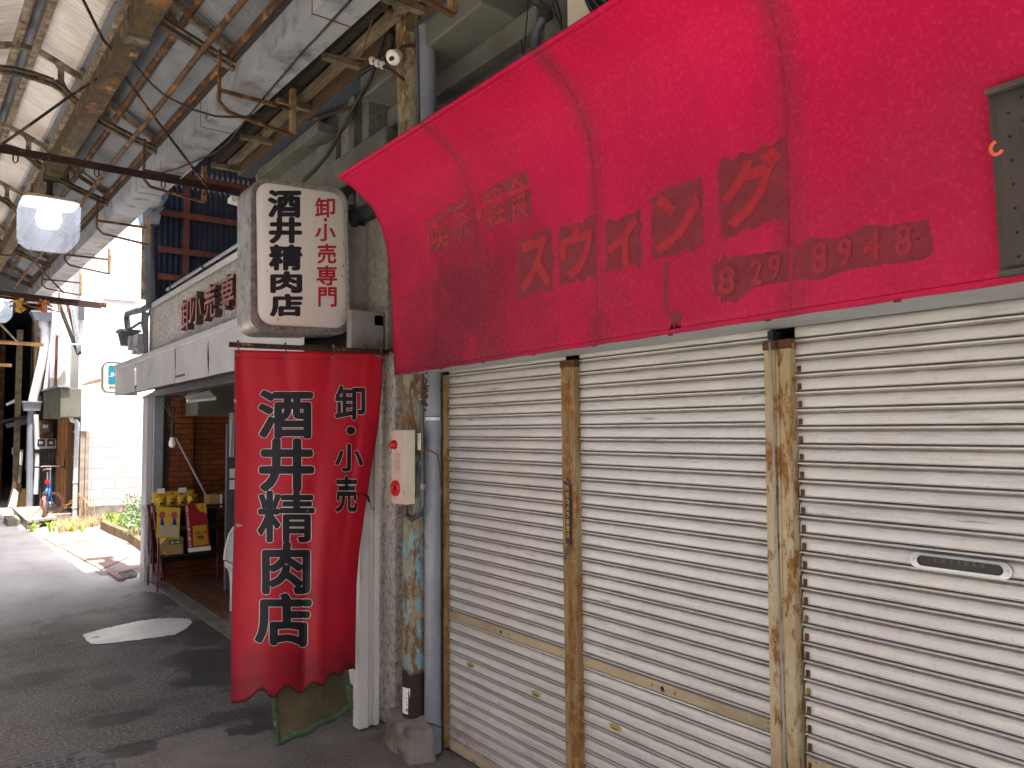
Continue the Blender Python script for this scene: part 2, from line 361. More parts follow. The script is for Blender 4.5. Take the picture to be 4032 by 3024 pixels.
def mat_asphalt():
    k = N('asphalt'); x = k.xyz()
    base = k.mix(k.ramp(k.noise(.8, 5), .3, .7), lin('#54504c'), lin('#413e3a'))
    base = k.mix(k.ramp(k.noise(55, 5, .8), .50, .62, 0, .8), base, lin('#9a958f'))
    base = k.mix(k.ramp(k.noise(95, 3, .7), .56, .66, 0, .8), base, lin('#1b1919'))
    base = k.mix(k.ramp(k.noise((1.1, 2.2, 1), 6, .65), .52, .66, 0, .55), base, lin('#2b2626'))
    pale = k.math('MULTIPLY', k.ramp(x[1], 7.6, 10.2), k.ramp(k.noise((1.4, .7, 1), 5), .25, .6, .55, 1.)); base = k.mix(pale, base, lin('#c8c6c5'))  # farther road paler: dust plus sky reflection painted into the colour
    (p0, p1) = PZ(423, 2961, 0), PZ(1059, 2797, 0); tx, ty = (p1-p0).x, (p1-p0).y; ln = math.hypot(tx, ty)
    e = k.math('ADD', k.math('MULTIPLY', k.math('SUBTRACT', x[0], p0.x), ty/ln), k.math('MULTIPLY', k.math('SUBTRACT', x[1], p0.y), -tx/ln))
    e = k.math('ADD', e, k.math('MULTIPLY', k.math('SUBTRACT', k.noise(5, 5), .5), .05))
    base = k.mix(k.math('MULTIPLY', k.ramp(e, 0, .03), k.ramp(k.noise(3, 6), .35, .65, .25, .8)), base, lin('#7b7570'))
    base = k.mix(k.ramp(k.math('ABSOLUTE', e), .012, .003, 0, .8), base, lin('#1d1a19'))
    jit = k.noise((3.4, 3.4, 3.4), 8, .7)
    wet = None
    for (cx, cy, rx, ry, a) in SPOTS:
        dx = k.math('MULTIPLY', k.math('SUBTRACT', x[0], cx), 1/rx); dy = k.math('MULTIPLY', k.math('SUBTRACT', x[1], cy), 1/ry)
        d = k.math('ADD', k.math('SQRT', k.math('ADD', k.math('MULTIPLY', dx, dx), k.math('MULTIPLY', dy, dy))), k.math('MULTIPLY', k.math('SUBTRACT', jit, .5), 2.6))
        f = k.ramp(d, 1.0, .90, 0, a); wet = f if wet is None else k.math('MAXIMUM', wet, f)
    base = k.mix(wet, base, lin('#151212'))
    k.col(base); k.rough(k.math('SUBTRACT', k.ramp(k.noise(2.0, 5), .35, .7, .80, .55), k.math('MULTIPLY', wet, .22)))
    k.bump(k.noise(140, 4, .7), .5, .006); k.bump(k.noise(2.5), .15, .02); M['asphalt'] = k.m
SPOTS = [(.95, 5.15, .20, .12, .9), (.62, 6.35, .16, .14, .55), (.98, 5.98, .17, .16, .85), (1.75, 6.1, .42, .36, .85), (1.9, 4.55, .55, .22, .85), (1.5, 4.75, .35, .14, .6), (1.75, 8.4, .3, .5, .7), (1.55, 7.0, .55, .30, .6), (.85, 4.62, .18, .10, .8), (1.75, 5.55, .40, .28, .8), (1.2, 8.0, .5, .35, .5), (1.9, 6.7, .22, .6, .7)]
mat_asphalt(); mat_shutter()
def mat_grill(name, c): M[name] = paint(name, c, None, .5)
k = N('sheet_white'); k.col(k.mix(k.ramp(k.noise(2), .3, .7), lin('#c3c7c9'), lin('#b0b4b7'))); k.rough(.5); M['sheet_white'] = k.m
M['wall_white'] = paint('wall_white', '#d6d4cf', '#c9c6c0', .85, sc=1, bump=.1)
k = N('column_paint'); b = k.mix(k.ramp(k.noise((13, 13, 5), 8, .75), .45, .52), lin('#8f8468'), lin('#6a4a28'))
b = k.mix(k.ramp(k.noise((18, 18, 7), 8, .75), .54, .60), b, lin('#84602f'))
b = k.mix(k.math('MULTIPLY', k.ramp(k.noise((22, 22, 8), 9, .78), .50, .55), k.ramp(k.xyz()[2], 1.9, 1.3, .25, 1.)), b, lin('#6d9aa4'))
b = k.mix(k.ramp(k.noise((22, 22, 12), 6, .7), .60, .66), b, lin('#b3a78c')); b = k.mix(k.ramp(k.noise(30, 5, .7), .66, .7), b, lin('#2a1a10'))
b = k.mix(k.ramp(k.math('ADD', k.xyz()[2], k.math('MULTIPLY', k.noise(14), .16)), .50, .46), b, lin('#2f1b18'))
k.col(b); k.rough(.75); k.bump(k.noise((22, 22, 12), 6, .7), .7, .006); M['column_paint'] = k.m
k = N('banner_cloth'); b = k.mix(k.ramp(k.noise(3), .3, .7), lin('#bd0c28'), lin('#a80b22')); b = k.mix(k.ramp(k.noise((7, 7, 3), 6), .56, .8, 0, .6), b, lin('#5e0d18'))
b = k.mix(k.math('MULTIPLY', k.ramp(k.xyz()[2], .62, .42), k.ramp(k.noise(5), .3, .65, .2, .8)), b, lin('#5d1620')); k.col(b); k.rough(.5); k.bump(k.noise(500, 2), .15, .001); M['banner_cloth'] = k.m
M['mat_cloth'] = paint('mat_cloth', '#5c5238', '#463d28', .85, sc=6, dirt='#76694b', damt=.4, dsc=8, bump=.4, bsc=60)
M['mat_trim'] = paint('mat_trim', '#4a6446', '#384f36', .8, sc=20, dirt='#8a8f5a', damt=.4, dsc=25, bump=.5)
M['ribbed_alu'] = paint('ribbed_alu', '#9b9a94', '#7f7e79', .45, metal=.5, sc=12, dirt='#5d574c', damt=.45, dsc=14, bump=.15)
M['rim_alu'] = paint('rim_alu', '#96938b', '#7d796f', .55, metal=.3, sc=14, dirt='#59524a', damt=.6, dsc=30, bump=.5, bsc=120)
M['copper'] = paint('copper', '#b9746c', '#94554f', .35, metal=.35, sc=6, bump=.03)
M['copper_side'] = paint('copper_side', '#4b4033', '#39302a', .6, metal=.3, bump=.1)
M['plywood'] = paint('plywood', '#57504a', '#454039', .8, sc=(14, 14, 2), dirt='#3a352f', damt=.4, bump=.25)
M['apron'] = paint('apron', '#9c9089', '#8a7e77', .9, sc=2, dirt='#5d5249', damt=.45, dsc=3, bump=.4, bsc=40)
M['plate_rust'] = paint('plate_rust', '#917b74', '#7d6861', .85, sc=3, dirt='#77564c', damt=.4, bump=.3)
M['soil'] = paint('soil', '#6a5844', '#52432f', .95, sc=5, bump=.8, bsc=30)
M['grass_blade'] = paint('grass_blade', '#6f8c35', '#8d9a48', .6, sc=6, bump=0)
M['straw'] = paint('straw', '#b08a57', '#8e6a3e', .8, sc=6, bump=0)
M['dry_blade'] = paint('dry_blade', '#b39b74', '#947a55', .8, sc=6, bump=0); M['leaf'] = paint('leaf', '#4d7a34', '#345c28', .45, sc=9, bump=0)
M['leaf_dark'] = paint('leaf_dark', '#3b5a38', '#4b3a34', .45, sc=9, bump=0)
M['flower'] = paint('flower', '#8e2534', '#a64450', .5, bump=0)
k = N('road_paint'); b = k.mix(k.ramp(k.noise(4, 6), .4, .7), lin('#d9d8d5'), lin('#bcb7b0')); b = k.mix(k.ramp(k.noise((6, 9, 5), 7, .7), .60, .66), b, lin('#6a6058')); k.col(b); k.rough(.4); k.bump(k.noise(14, 6), .5, .008); M['road_paint'] = k.m
M['iron_cover'] = paint('iron_cover', '#6a6867', '#55524f', .6, metal=.3, sc=8, dirt='#2e2b29', damt=.4, dsc=12, bump=.2)
M['gutter_grate'] = paint('gutter_grate', '#6f6a62', '#57524b', .85, sc=4, dirt='#3b362f', damt=.45, bump=.4)
M['timber_dark'] = paint('timber_dark', '#30271f', '#211a14', .85, sc=(8, 8, 3), bump=.3)
M['meter_board'] = paint('meter_board', '#6a5138', '#513c28', .8, sc=(4, 4, 14), bump=.2)

k = N('sign_face'); b = k.mix(k.ramp(k.noise(1.5), .3, .7), lin('#dcd9d0'), lin('#d2cfc5')); k.col(b); k.rough(.3); M['sign_face'] = k.m
M['mount_grey'] = paint('mount_grey', '#85827b', '#76736c', .6, sc=6, dirt='#5f5b53', damt=.4, bump=.4, bsc=150)
simple('banner_dark', '#5e0c18', .6); simple('paper_old', '#9b9186', .8)
M['rack_red'] = paint('rack_red', '#6e1c1c', '#541515', .4, bump=.03); simple('shelf_dark', '#3a2a24', .5, .4); simple('gold_foil', '#c59a2c', .25, .55); simple('calendar_yellow', '#cfae2f', .45); simple('faded_white', '#bdb4ad', .6); simple('slate_board', '#3c4650', .8)
M['rust_pipe_pink'] = paint('rust_pipe_pink', '#8a7263', '#6b4a3c', .8, sc=4, rust=.3, rsc=7, bump=.3); simple('orange_petal', '#b8641a', .5)
M['bounce_wall'] = paint('bounce_wall', '#d3cfcb', '#c3bfba', .9, sc=1, bump=.2); M['rust_bar_pale'] = paint('rust_bar_pale', '#b3a584', '#967e55', .75, sc=2.2, dirt='#bdb6a6', damt=.4, dsc=5, rust=.5, rsc=22, streak=True, bump=.25); M['bounce_concrete'] = paint('bounce_concrete', '#cbc6be', '#b9b3aa', .9, sc=1, dirt='#948d84', damt=.3, bump=.2); M['soffit_white'] = paint('soffit_white', '#a9afb1', '#9ba1a4', .6, sc=2, dirt='#a9a8a4', damt=.25, bump=0); simple('pale_blue', '#b9cbd6', .45); simple('meter_face', '#a9aeb0', .4); M['redlead_dark'] = paint('redlead_dark', '#47302a', '#36241f', .7, bump=.1); M['wood_old_far'] = paint('wood_old_far', '#8b7049', '#5a4a38', .85, sc=2, dirt='#2f2820', damt=.4, bump=.2)
M['kerb_block'] = paint('kerb_block', '#75624b', '#5f4f3c', .9, sc=5, bump=.5, bsc=40)
# ================================================================== GROUND
D = 2.23                                        # plane of the roller shutters
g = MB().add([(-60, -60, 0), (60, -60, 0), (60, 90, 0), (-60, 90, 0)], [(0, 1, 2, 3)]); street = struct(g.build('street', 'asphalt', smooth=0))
tag(street, 'dark worn asphalt alley floor with damp patches', 'street')

pv = MB().add([(-2.7, -14, .004), (-.8, -14, .004), (-.8, 9.5, .004), (-2.7, 9.5, .004)], [(0, 1, 2, 3)]); tag(struct(pv.build('bounce_pavement', 'bounce_concrete', smooth=0)), 'unseen pale pavement strip added across the alley to bounce sunlight', 'pavement')  # unseen strip added to throw sun up onto the shutters
# ================================================================== RED AWNING
PROF0 = [(2.0, 2.003), (1.994, 2.08), (1.99, 2.146), (1.984, 2.29), (1.977, 2.416), (1.965, 2.584), (1.949, 2.702), (1.919, 2.805), (1.867, 2.903), (1.80, 2.963), (1.73, 3.008), (1.659, 3.046)]
_ln = [0]
for a, b in zip(PROF0, PROF0[1:]): _ln.append(_ln[-1]+math.dist(a, b))
_ln = [v/_ln[-1] for v in _ln]
def prof(t):
    t = min(1, max(0, t))
    for i in range(len(_ln)-1):
        if t <= _ln[i+1]+1e-9:
            f = (t-_ln[i])/(_ln[i+1]-_ln[i]); p, q = PROF0[i], PROF0[i+1]
            return p[0]+(q[0]-p[0])*f, p[1]+(q[1]-p[1])*f
AYE = 3.754
SEAMS = [PX(x, y, 1.96).y for x, y in ((1889, 1400), (2372, 1340), (3152, 1200))]
RIBS = [AYE]+SEAMS+[.35, -.75]
def aw(y, t, off=0.):
    x, z = prof(t); x -= .033*(AYE-y)*(1-t); z += .0048*(AYE-y)*(1-t)
    for a, b in zip(RIBS, RIBS[1:]):
        if b <= y <= a:
            s = math.sin(math.pi*(a-y)/(a-b)); k = math.sin(math.pi*min(1, max(0, t)))**.7
            x += .009*s*k; z -= .004*s*k*t
    d = .02; (xa, za), (xb, zb) = prof(t-d), prof(t+d); n = Vector((-(zb-za), 0, xb-xa)).normalized()
    if n.x > 0: n = -n
    return Vector((x, y, z))+n*off
def aw_hit(px, py):
    lo = None
    for i in range(401):
        t = i/400; x, z = prof(t); p = PX(px, py, x)
        q = aw(p.y, t); p = PX(px, py, q.x); e = p.z-q.z
        if lo is not None and lo[0]*e <= 0: return p.y, t
        lo = (e, t)
    return p.y, .5
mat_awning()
M['patch_paint'] = paint('patch_paint', '#7d1f2c', '#6f1a26', .75, sc=9, dirt='#651723', damt=.4, dsc=14, bump=.1); M['patch_letter_faint'] = paint('patch_letter_faint', '#941724', '#851b28', .7, sc=20, dirt='#932737', damt=.7, dsc=30, bump=.1); M['patch_letter'] = paint('patch_letter', '#a20f1c', '#8e1522', .7, sc=14, dirt='#9a2433', damt=.55, dsc=22, bump=.1)
awn = T('shop_awning', 'large faded red cloth awning over the roller shutters, curling out at the top', 'awning', (2.1, 2, 2.0))
_ys = sorted(set([round(AYE-i*.045, 4) for i in range(int((AYE+.75)/.045)+1)]+[round(s+e, 4) for s in SEAMS for e in (-.006, 0, .006)]), reverse=True)
b = MB(); nt_ = 34
vs = [aw(y, j/nt_, (.003 if min(abs(y-s) for s in SEAMS) < .003 else 0)) for j in range(nt_+1) for y in _ys]; ny = len(_ys)
b.add(vs, [(j*ny+i, j*ny+i+1, (j+1)*ny+i+1, (j+1)*ny+i) for j in range(nt_) for i in range(ny-1)])
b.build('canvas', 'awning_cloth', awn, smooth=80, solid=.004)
b = MB().tube([aw(AYE-.004-i*.3, 1)+Vector((.01, 0, -.004)) for i in range(15)], .012, 8); b.build('top_tube', 'awning_cloth', awn)
# side cheek (far end), underside board, hem strip with snap buttons
b = MB().prism([aw(AYE, i/20)+Vector((.004, -.006, 0)) for i in range(21)]+[Vector((2.24, AYE-.006, 3.04)), Vector((2.24, AYE-.006, 2.01))], (0, -.006, 0)); b.build('side_cheek', 'awning_cloth', awn, smooth=0)
def under(y): return aw(y, 0).x
b = MB()
for i in range(40):
    y0, y1 = AYE-.01-i*.1125, AYE-.01-(i+1)*.1125
    zf0, zf1 = aw(y0, 0).z+.001, aw(y1, 0).z+.001; zb0, zb1 = 2.014+.005*(AYE-y0), 2.014+.005*(AYE-y1)
    b.hexa([(under(y0)+.011, y0, zf0), (under(y1)+.011, y1, zf1), (2.221, y1, zb1), (2.221, y0, zb0), (under(y0)+.011, y0, zf0+.012), (under(y1)+.011, y1, zf1+.012), (2.221, y1, zb1+.012), (2.221, y0, zb0+.012)])
b.build('soffit_panel', 'soffit_white', awn, smooth=20)
b = MB()
for i in range(60):
    y0, y1 = AYE-.005-i*.075, AYE-.005-(i+1)*.075; w0, w1 = .0012*math.sin(i*1.7), .0012*math.sin((i+1)*1.7)
    p0, p1 = aw(y0, 0, .003), aw(y1, 0, .003)
    b.hexa([p0+Vector((-.004, 0, -.002+w0)), p1+Vector((-.004, 0, -.002+w1)), p1+Vector((.010, 0, -.002+w1)), p0+Vector((.010, 0, -.002+w0)), p0+Vector((-.004, 0, .012)), p1+Vector((-.004, 0, .012)), p1+Vector((.012, 0, .012)), p0+Vector((.012, 0, .012))])
b.build('hem', 'awning_cloth', awn, smooth=60)
b = MB()
for i in range(11):
    y = AYE-.15-i*.38; p = aw(y, 0, .004)
    b.hexa([p+Vector((-.004, dy, dz)) if k < 4 else p+Vector((-.007, dy, dz)) for k, (dy, dz) in enumerate([(-.010, -.009), (.010, -.009), (.010, -.003), (-.010, -.003)]*2)])
b.build('hem_clip', 'banner_dark', awn)
# painted-over lettering: ragged patches with the old letters showing through
def aw_patch(mb, c4, off=.0022, rag=.022, n=22):
    """c4: (y,t) corners TL,TR,BR,BL"""
    ph = random.random()*50
    def fn(s, t):
        y = (c4[3][0]*(1-s)+c4[2][0]*s)*(1-t)+(c4[0][0]*(1-s)+c4[1][0]*s)*t
        q = (c4[3][1]*(1-s)+c4[2][1]*s)*(1-t)+(c4[0][1]*(1-s)+c4[1][1]*s)*t
        e = max(abs(s-.5), abs(t-.5))*2
        if e > .9:
            y += rag*.55*MN.noise(Vector((s*9+ph, t*9, 1)))*e; q += rag*.8*MN.noise(Vector((s*7, t*7+ph, 2)))*e+rag*.16*MN.noise(Vector((s*29, t*27+ph, 5)))*e
        return aw(y, q, off)
    mb.grid(fn, n, n)
Z1 = lambda x, y: (1500+x/1.58, 400+y/1.58)
Z2 = lambda x, y: (2600+x/1.5447, 400+y/1.5447)
CH = [('喫', Z1(275, 740), Z1(430, 908)), ('茶', Z1(412, 650), Z1(572, 832)), ('・', Z1(588, 668), Z1(640, 742)), ('軽', Z1(626, 562), Z1(792, 752)), ('食', Z1(762, 490), Z1(946, 722)),
      ('ス', Z1(850, 872), Z1(1078, 1170)), ('ウ', Z1(1108, 796), Z1(1342, 1085)), ('ィ', Z1(1396, 752), Z1(1622, 1016)), ('ン', Z1(1686, 580), Z1(2012, 910)), ('グ', Z2(352, 376), Z2(778, 708))]
pb, lb, nb = MB(), MB(), MB()
for ch, tl, br in CH:
    (y0, t1), (y1, t0) = aw_hit(*tl), aw_hit(*br)
    my, mt = (y1-y0)*.07, (t1-t0)*.10
    aw_patch(pb, [(y0, t1), (y1, t1), (y1, t0), (y0, t0)], rag=.02 if ch in '喫茶・軽食' else .03)
    ins = 0.02 if ch in '喫茶軽食' else .05
    if ch in 'グ': pass
    put_glyph(lb, ch, (lambda y0, y1, t0, t1, ins: lambda s, t: aw(y0+(y1-y0)*(ins+(1-2*ins)*s)+.004*MN.noise(Vector((s*6, t*6, y0*9))), t0+(t1-t0)*(ins+(1-2*ins)*t)+.007*MN.noise(Vector((s*7, t*6, y0*5))), .0042))(y0, y1, t0, t1, ins), .034 if ch in 'スウィング' else .005, fine=True)
c4 = [aw_hit(*Z2(*p)) for p in ((332, 975), (1640, 722), (1652, 948), (335, 1192))]
aw_patch(pb, c4, rag=.03, n=46)
c4 = [aw_hit(*Z2(*p)) for p in ((336, 968), (480, 960), (475, 1195), (340, 1200))]; aw_patch(pb, c4, .0027, .03)
for ch, tl, br in [('8', (360, 1022), (462, 1160)), ('2', (552, 978), (632, 1112)), ('9', (666, 945), (742, 1085)), ('・', (815, 985), (832, 1003)), ('8', (925, 872), (1025, 1040)), ('9', (1086, 840), (1172, 1000)), ('4', (1236, 806), (1354, 958)), ('8', (1430, 762), (1540, 930))]:
    (y0, t1), (y1, t0) = aw_hit(*Z2(*tl)), aw_hit(*Z2(*br))
    put_glyph(nb, ch, (lambda y0, y1, t0, t1: lambda s, t: aw(y0+(y1-y0)*s+.003*MN.noise(Vector((s*6, t*6, y0*9))), t0+(t1-t0)*t+.006*MN.noise(Vector((s*7, t*6, y0*5))), .0048))(y0, y1, t0, t1), .018, fine=True)
# runs of paint below two letters
for p, w in (([(1778, 1000), (1780, 1120), (1772, 1200), (1782, 1300), (1800, 1350)], .010), ([(485, 870), (482, 930), (492, 975)], .010), ([(395, 915), (394, 965)], .004)):
    h = [aw_hit(*Z1(*q)) for q in p]
    for (ya, ta), (yb, tb) in zip(h, h[1:]):
        pb.add([aw(ya+w, ta, .0025), aw(ya-w, ta, .0025), aw(yb-w*.7, tb, .0025), aw(yb+w*.7, tb, .0025)], [(0, 1, 2, 3)])
for i in range(9):
    ya, ta = aw_hit(*Z1(1815+i*7, 1335+random.randint(-18, 12))); w = .004+.004*random.random(); l = .03+.04*random.random()
    pb.add([aw(ya+w, ta+.01, .0026), aw(ya-w, ta+.01, .0026), aw(ya-w*.4+.01, max(.01, ta-l), .0026), aw(ya+w*.3, max(.01, ta-l), .0026)], [(0, 1, 2, 3)])
pb.build('paint_patch', 'patch_paint', awn, smooth=60); lb.build('lettering', 'patch_letter', awn, smooth=60); nb.build('number_lettering', 'patch_letter_faint', awn, smooth=60)
# plywood board hooked on at the right end
bd = T('plywood_board', 'brown weathered plywood board fixed over the near end of the awning', 'board', (1.86, .4, 2.1))
(_yt, _tt), (_yb, _tb) = aw_hit(3907, 384), aw_hit(3958, 1088)
def bf(s, t):
    y = _yb+(_yt-_yb)*t+s*(-.95); return aw(y, _tb+(_tt-_tb)*t, .012)
def bfo(s, t): p = bf(s, t); a0 = bf(s, 0); a1 = bf(s, 1); q = a0.lerp(a1, t); return Vector((min(p.x, q.x)-.004, q.y, q.z))
b = MB(); b.grid(bfo, 8, 8); b.build('panel', 'plywood', bd, smooth=30, solid=.012)
b = MB(); a0, a1 = bfo(0, 0), bfo(0, 1)
for tt in (1.0, 0.0): b.bar(bfo(0, tt)+Vector((-.008, 0, 0)), bfo(1, tt)+Vector((-.008, 0, 0)), .03, .012)
b.build('batten', 'plywood', bd)
each(14, 'nail_hole', 'black', bd, lambda mb, i: mb.lathe(bfo(.04+.03*(i % 2), .08+i*.065)+Vector((-.006, 0, 0)), (-1, 0, 0), [(0, .0035), (.003, .0025)], 8))
hp = PX(3925, 582, 1.80); b = MB().tube([hp+Vector((0, .012*math.cos(a), .014*math.sin(a))) for a in [i*.45-2.6 for i in range(10)]], .0042, 8)
tag(b.build('plastic_hook', 'orange_hook'), 'small orange plastic hook on the awning beside the plywood board', 'hook')

# ================================================================== ROLLER SHUTTERS
PITCH = .0567
def slat_profile():
    # (dz downwards within one slat, x offset; negative = towards the street)
    return [(.000, .0120), (.0035, .0085), (.0065, .0022), (.0105, .0002), (.020, -.0010), (.030, -.0016), (.0380, -.0008), (.0396, -.0040), (.0412, -.0044), (.0418, .0110), (.0456, .0120), (.0464, -.0040), (.0485, -.0074), (.0520, -.0066), (.0538, .0030), (.0560, .0120)]
def shutter(label, y0, y1, ztop, zbar, extra=0.):
    """y0 far edge, y1 near edge"""
    root = T('roller_shutter', label, 'shutter', (D, (y0+y1)/2, 0), 'roller shutters of the closed shop')
    rows = []; z = zbar+.047+PITCH*round((ztop-zbar-.047)/PITCH)      # tops of the slats, going down
    while z > .075:
        if abs(z-(zbar+.047)) < .01:
            rows += [(z+.0, .0045), (z-.004, -.004), (z-.0415, -.004), (z-.044, .004), (z-.0472, .004), (z-.0485, -.004), (z-.0530, -.005), (z-.0560, .0045)]
        else: rows += [(z-dz, dx) for dz, dx in slat_profile()]
        z -= PITCH
    ncol = 14; b = MB(); ys = [y0+(y1-y0)*i/ncol for i in range(ncol+1)]
    vs = [(D+dx+.0006*math.sin(y*9+zz*40), y, zz) for zz, dx in rows for y in ys]; n = ncol+1
    b.add(vs, [(j*n+i, j*n+i+1, (j+1)*n+i+1, (j+1)*n+i) for j in range(len(rows)-1) for i in range(ncol)])
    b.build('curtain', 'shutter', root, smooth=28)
    b = MB().box(D-.007, D+.012, y1+.001, y0-.001, .012, z+.002); b.build('bottom_rail', 'bottom_rail', root, bevel=.003)
    b = MB().box(D-.0075, D-.0042, y1+.004, y0-.004, zbar+.0045, zbar+.043); b.build('lock_bar', 'lock_bar', root, bevel=.001)
    b = MB()
    for yy in (y0-.035, y1+.045):
        for dz in (.014, .033): b.lathe((D-.0075, yy, zbar+dz), (-1, 0, 0), [(0, .0028), (.0012, .002)], 8)
    b.build('rivet', 'black', root)
    return root
M['lock_bar'] = paint('lock_bar', '#b7a88b', '#a5967b', .4, metal=.3, sc=3, dirt='#8c7c64', damt=.3, bump=.04)
M['bottom_rail'] = paint('bottom_rail', '#bfb193', '#a4967c', .5, sc=3, rust=.35, rsc=6, bump=.1)
def lock(root, y, z):
    b = MB().lathe((D-.007, y, z), (-1, 0, 0), [(0, .0135), (.004, .0135), (.005, .0105), (.003, .009)], 20); o = b.build('lock_cylinder', 'chrome', root)
    b = MB().lathe((D-.0098, y, z), (-1, 0, 0), [(0, .0088), (.0008, .0088)], 16); b.box(D-.0118, D-.0105, y-.0012, y+.0012, z-.004, z+.004); b.build('keyway', 'black', o)
    b = MB()
    for dy in (.055, -.06): b.box(D-.0086, D-.0074, y+dy-.0015, y+dy+.0015, z-.006, z+.006)
    b.build('keeper_slot', 'black', root)
def handle(root, y, z):
    o = MB(); n = 28; w, h = .034, .0125
    ring = [(math.cos(2*math.pi*i/n), math.sin(2*math.pi*i/n)) for i in range(n)]
    rr = [(1, 1, 0), (1, 1, -.003), (.93, .86, -.004), (.80, .66, -.003), (.70, .52, .0002)]
    vs = [(D-.0035+dx, y+c*w*a, z+s*h*bb) for a, bb, dx in rr for c, s in ring]
    o.add(vs, [(j*n+i, j*n+(i+1) % n, (j+1)*n+(i+1) % n, (j+1)*n+i) for j in range(4) for i in range(n)]+[[4*n+i for i in range(n)]])
    h_ = o.build('pull_handle', 'brass', root)
    MB().box(D-.0052, D-.0032, y-.022, y+.020, z-.0075, z-.0045).build('finger_slot', 'dark_void', h_)
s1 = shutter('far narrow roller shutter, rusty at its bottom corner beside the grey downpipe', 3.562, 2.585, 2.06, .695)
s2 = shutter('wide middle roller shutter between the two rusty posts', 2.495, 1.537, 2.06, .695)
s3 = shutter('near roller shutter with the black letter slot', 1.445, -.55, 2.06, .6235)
lock(s1, 3.081, .7185); lock(s2, 2.041, .7185); lock(s3, .45, .666)
for r_, y, z in ((s1, 3.36, .494), (s1, 2.82, .492), (s2, 2.307, .496), (s2, 1.75, .49), (s3, 1.2, .44)): handle(r_, y, z)
# letter slot
def cap_ring(y0, y1, z0, z1, x, n=14):
    r = (z1-z0)/2; zc = (z0+z1)/2
    return [Vector((x, y1+r-r*math.cos(a)*1, zc+r*math.sin(a))) for a in [math.pi/2-math.pi*i/n for i in range(n+1)]][::1] and \
        [Vector((x, y0-r+r*math.sin(math.pi*i/n), zc+r*math.cos(math.pi*i/n))) for i in range(n+1)]+[Vector((x, y1+r-r*math.sin(math.pi*i/n), zc-r*math.cos(math.pi*i/n))) for i in range(n+1)]
o = MB(); yl, yr, zl, zh = 1.096, .836, 1.303, 1.347
L0 = cap_ring(yl, yr, zl, zh, D-.001); L1 = cap_ring(yl, yr, zl, zh, D-.011); L2 = cap_ring(yl-.020, yr+.020, zl+.008, zh-.0075, D-.012); L3 = cap_ring(yl-.021, yr+.021, zl+.0085, zh-.008, D-.006)
n = len(L0); o.add(L0+L1+L2+L3, [(j*n+i, j*n+(i+1) % n, (j+1)*n+(i+1) % n, (j+1)*n+i) for j in range(3) for i in range(n)])
ls = o.build('letter_slot', 'chrome', s3, smooth=30)
MB().add(cap_ring(yl-.0212, yr+.0212, zl+.0086, zh-.0082, D-.0065), [list(range(n))]).build('flap', 'slate_plate', ls, smooth=0)
o = MB()
for i, c in enumerate('LETTERS'):
    yy = 1.030-i*.0195; put_glyph(o, c, (lambda yy: lambda s, t: Vector((D-.0069, yy-s*.0115, 1.3255+t*.0105)))(yy), .0)
simple('faint_letter', '#57554c', .4); o.build('lettering', 'faint_letter', ls, smooth=0)
o = MB()
for yy in (yl-.0105, yr+.0105): o.lathe((D-.011, yy, 1.3252), (-1, 0, 0), [(0, .0042), (.0018, .0036), (.0024, .001)], 12)
o.build('screw', 'chrome', ls)
# rusty teeth at the near shutter's edge
each(32, 'edge_clip', 'rust_pipe', s3, lambda mb, i: mb.box(D-.008, D-.003, 1.426, 1.437, .12+PITCH*i, .14+PITCH*i))
# guide posts
def post(label, ya, yb, ztop, lean, mat='rust_bar'):
    """ya far edge, yb near edge, channel with a groove down the middle"""
    t = T('shutter_post', label, 'post', (D, (ya+yb)/2, 0), 'rusty shutter posts')
    ym = (ya+yb)/2; x = D-.034; hw = (ya-yb)/2
    pr = [(-hw, 0), (-.010, 0), (-.007, .006), (-.002, .006), (-.001, -.002), (.006, -.002), (.007, 0.004), (.010, 0), (hw, 0), (hw, .07), (-hw, .07)]
    o = MB(); o.prism([(x+dx, ym-dy, .02) for dy, dx in pr], (0, lean, ztop-.02)); o.build('channel', mat, t, smooth=0, bevel=.0015)
    o = MB().box(x-.002, D-.005, yb-.004+lean, ya+.004+lean, ztop-.03, ztop+.001); o.build('top_cap', 'rust_pipe', t)
    return t
p1 = post('slim rusty shutter post carrying the narrow black notice plate', 2.578, 2.492, 1.998, .006)
p2 = post('wider rusty shutter post with a bare steel seam, between middle and near shutter', 1.563, 1.466, 1.985, -.022, 'rust_bar_pale')
MB().add([(D-.0405, 1.5175, 1.98), (D-.0405, 1.5105, 1.98), (D-.0405, 1.4895, .03), (D-.0405, 1.4965, .03)], [(0, 1, 2, 3)]).build('steel_seam', 'grey_steel', p2, smooth=0)
b = MB().box(2.17, 2.225, 1.487, 1.508, 1.987, 2.0155); b.build('black_gap', 'black', p2)
# header strip above the shutters
# notice plate hung on the first post
t = T('notice_plate', 'narrow black plate with gold characters tied to the slim rusty post', 'notice', (2.18, 2.535, 1.2))
c0, c1 = PX(2232, 1908, 2.188), PX(2243, 2132, 2.188)
b = MB().box(2.186, 2.1895, 2.518, 2.553, 1.205, 1.465); b.build('plate', 'black', t, bevel=.001)
o = MB()
for i, c in enumerate('防犯カメラ設置店'): put_glyph(o, c, (lambda zz: lambda s, tt: Vector((2.1848, 2.546-s*.021, zz+tt*.023)))(1.434-i*.0288), .004)
o.build('lettering', 'gold', t, smooth=0)
b = MB().tube([(2.184, 2.556, 1.462), (2.176, 2.548, 1.475), (2.176, 2.52, 1.474), (2.185, 2.515, 1.462)], .004, 8); b.tube([(2.182, 2.525, 1.21), (2.172, 2.53, 1.185), (2.174, 2.545, 1.15), (2.186, 2.555, 1.14)], .006, 8)
b.build('tie', 'pvc_dark', t)

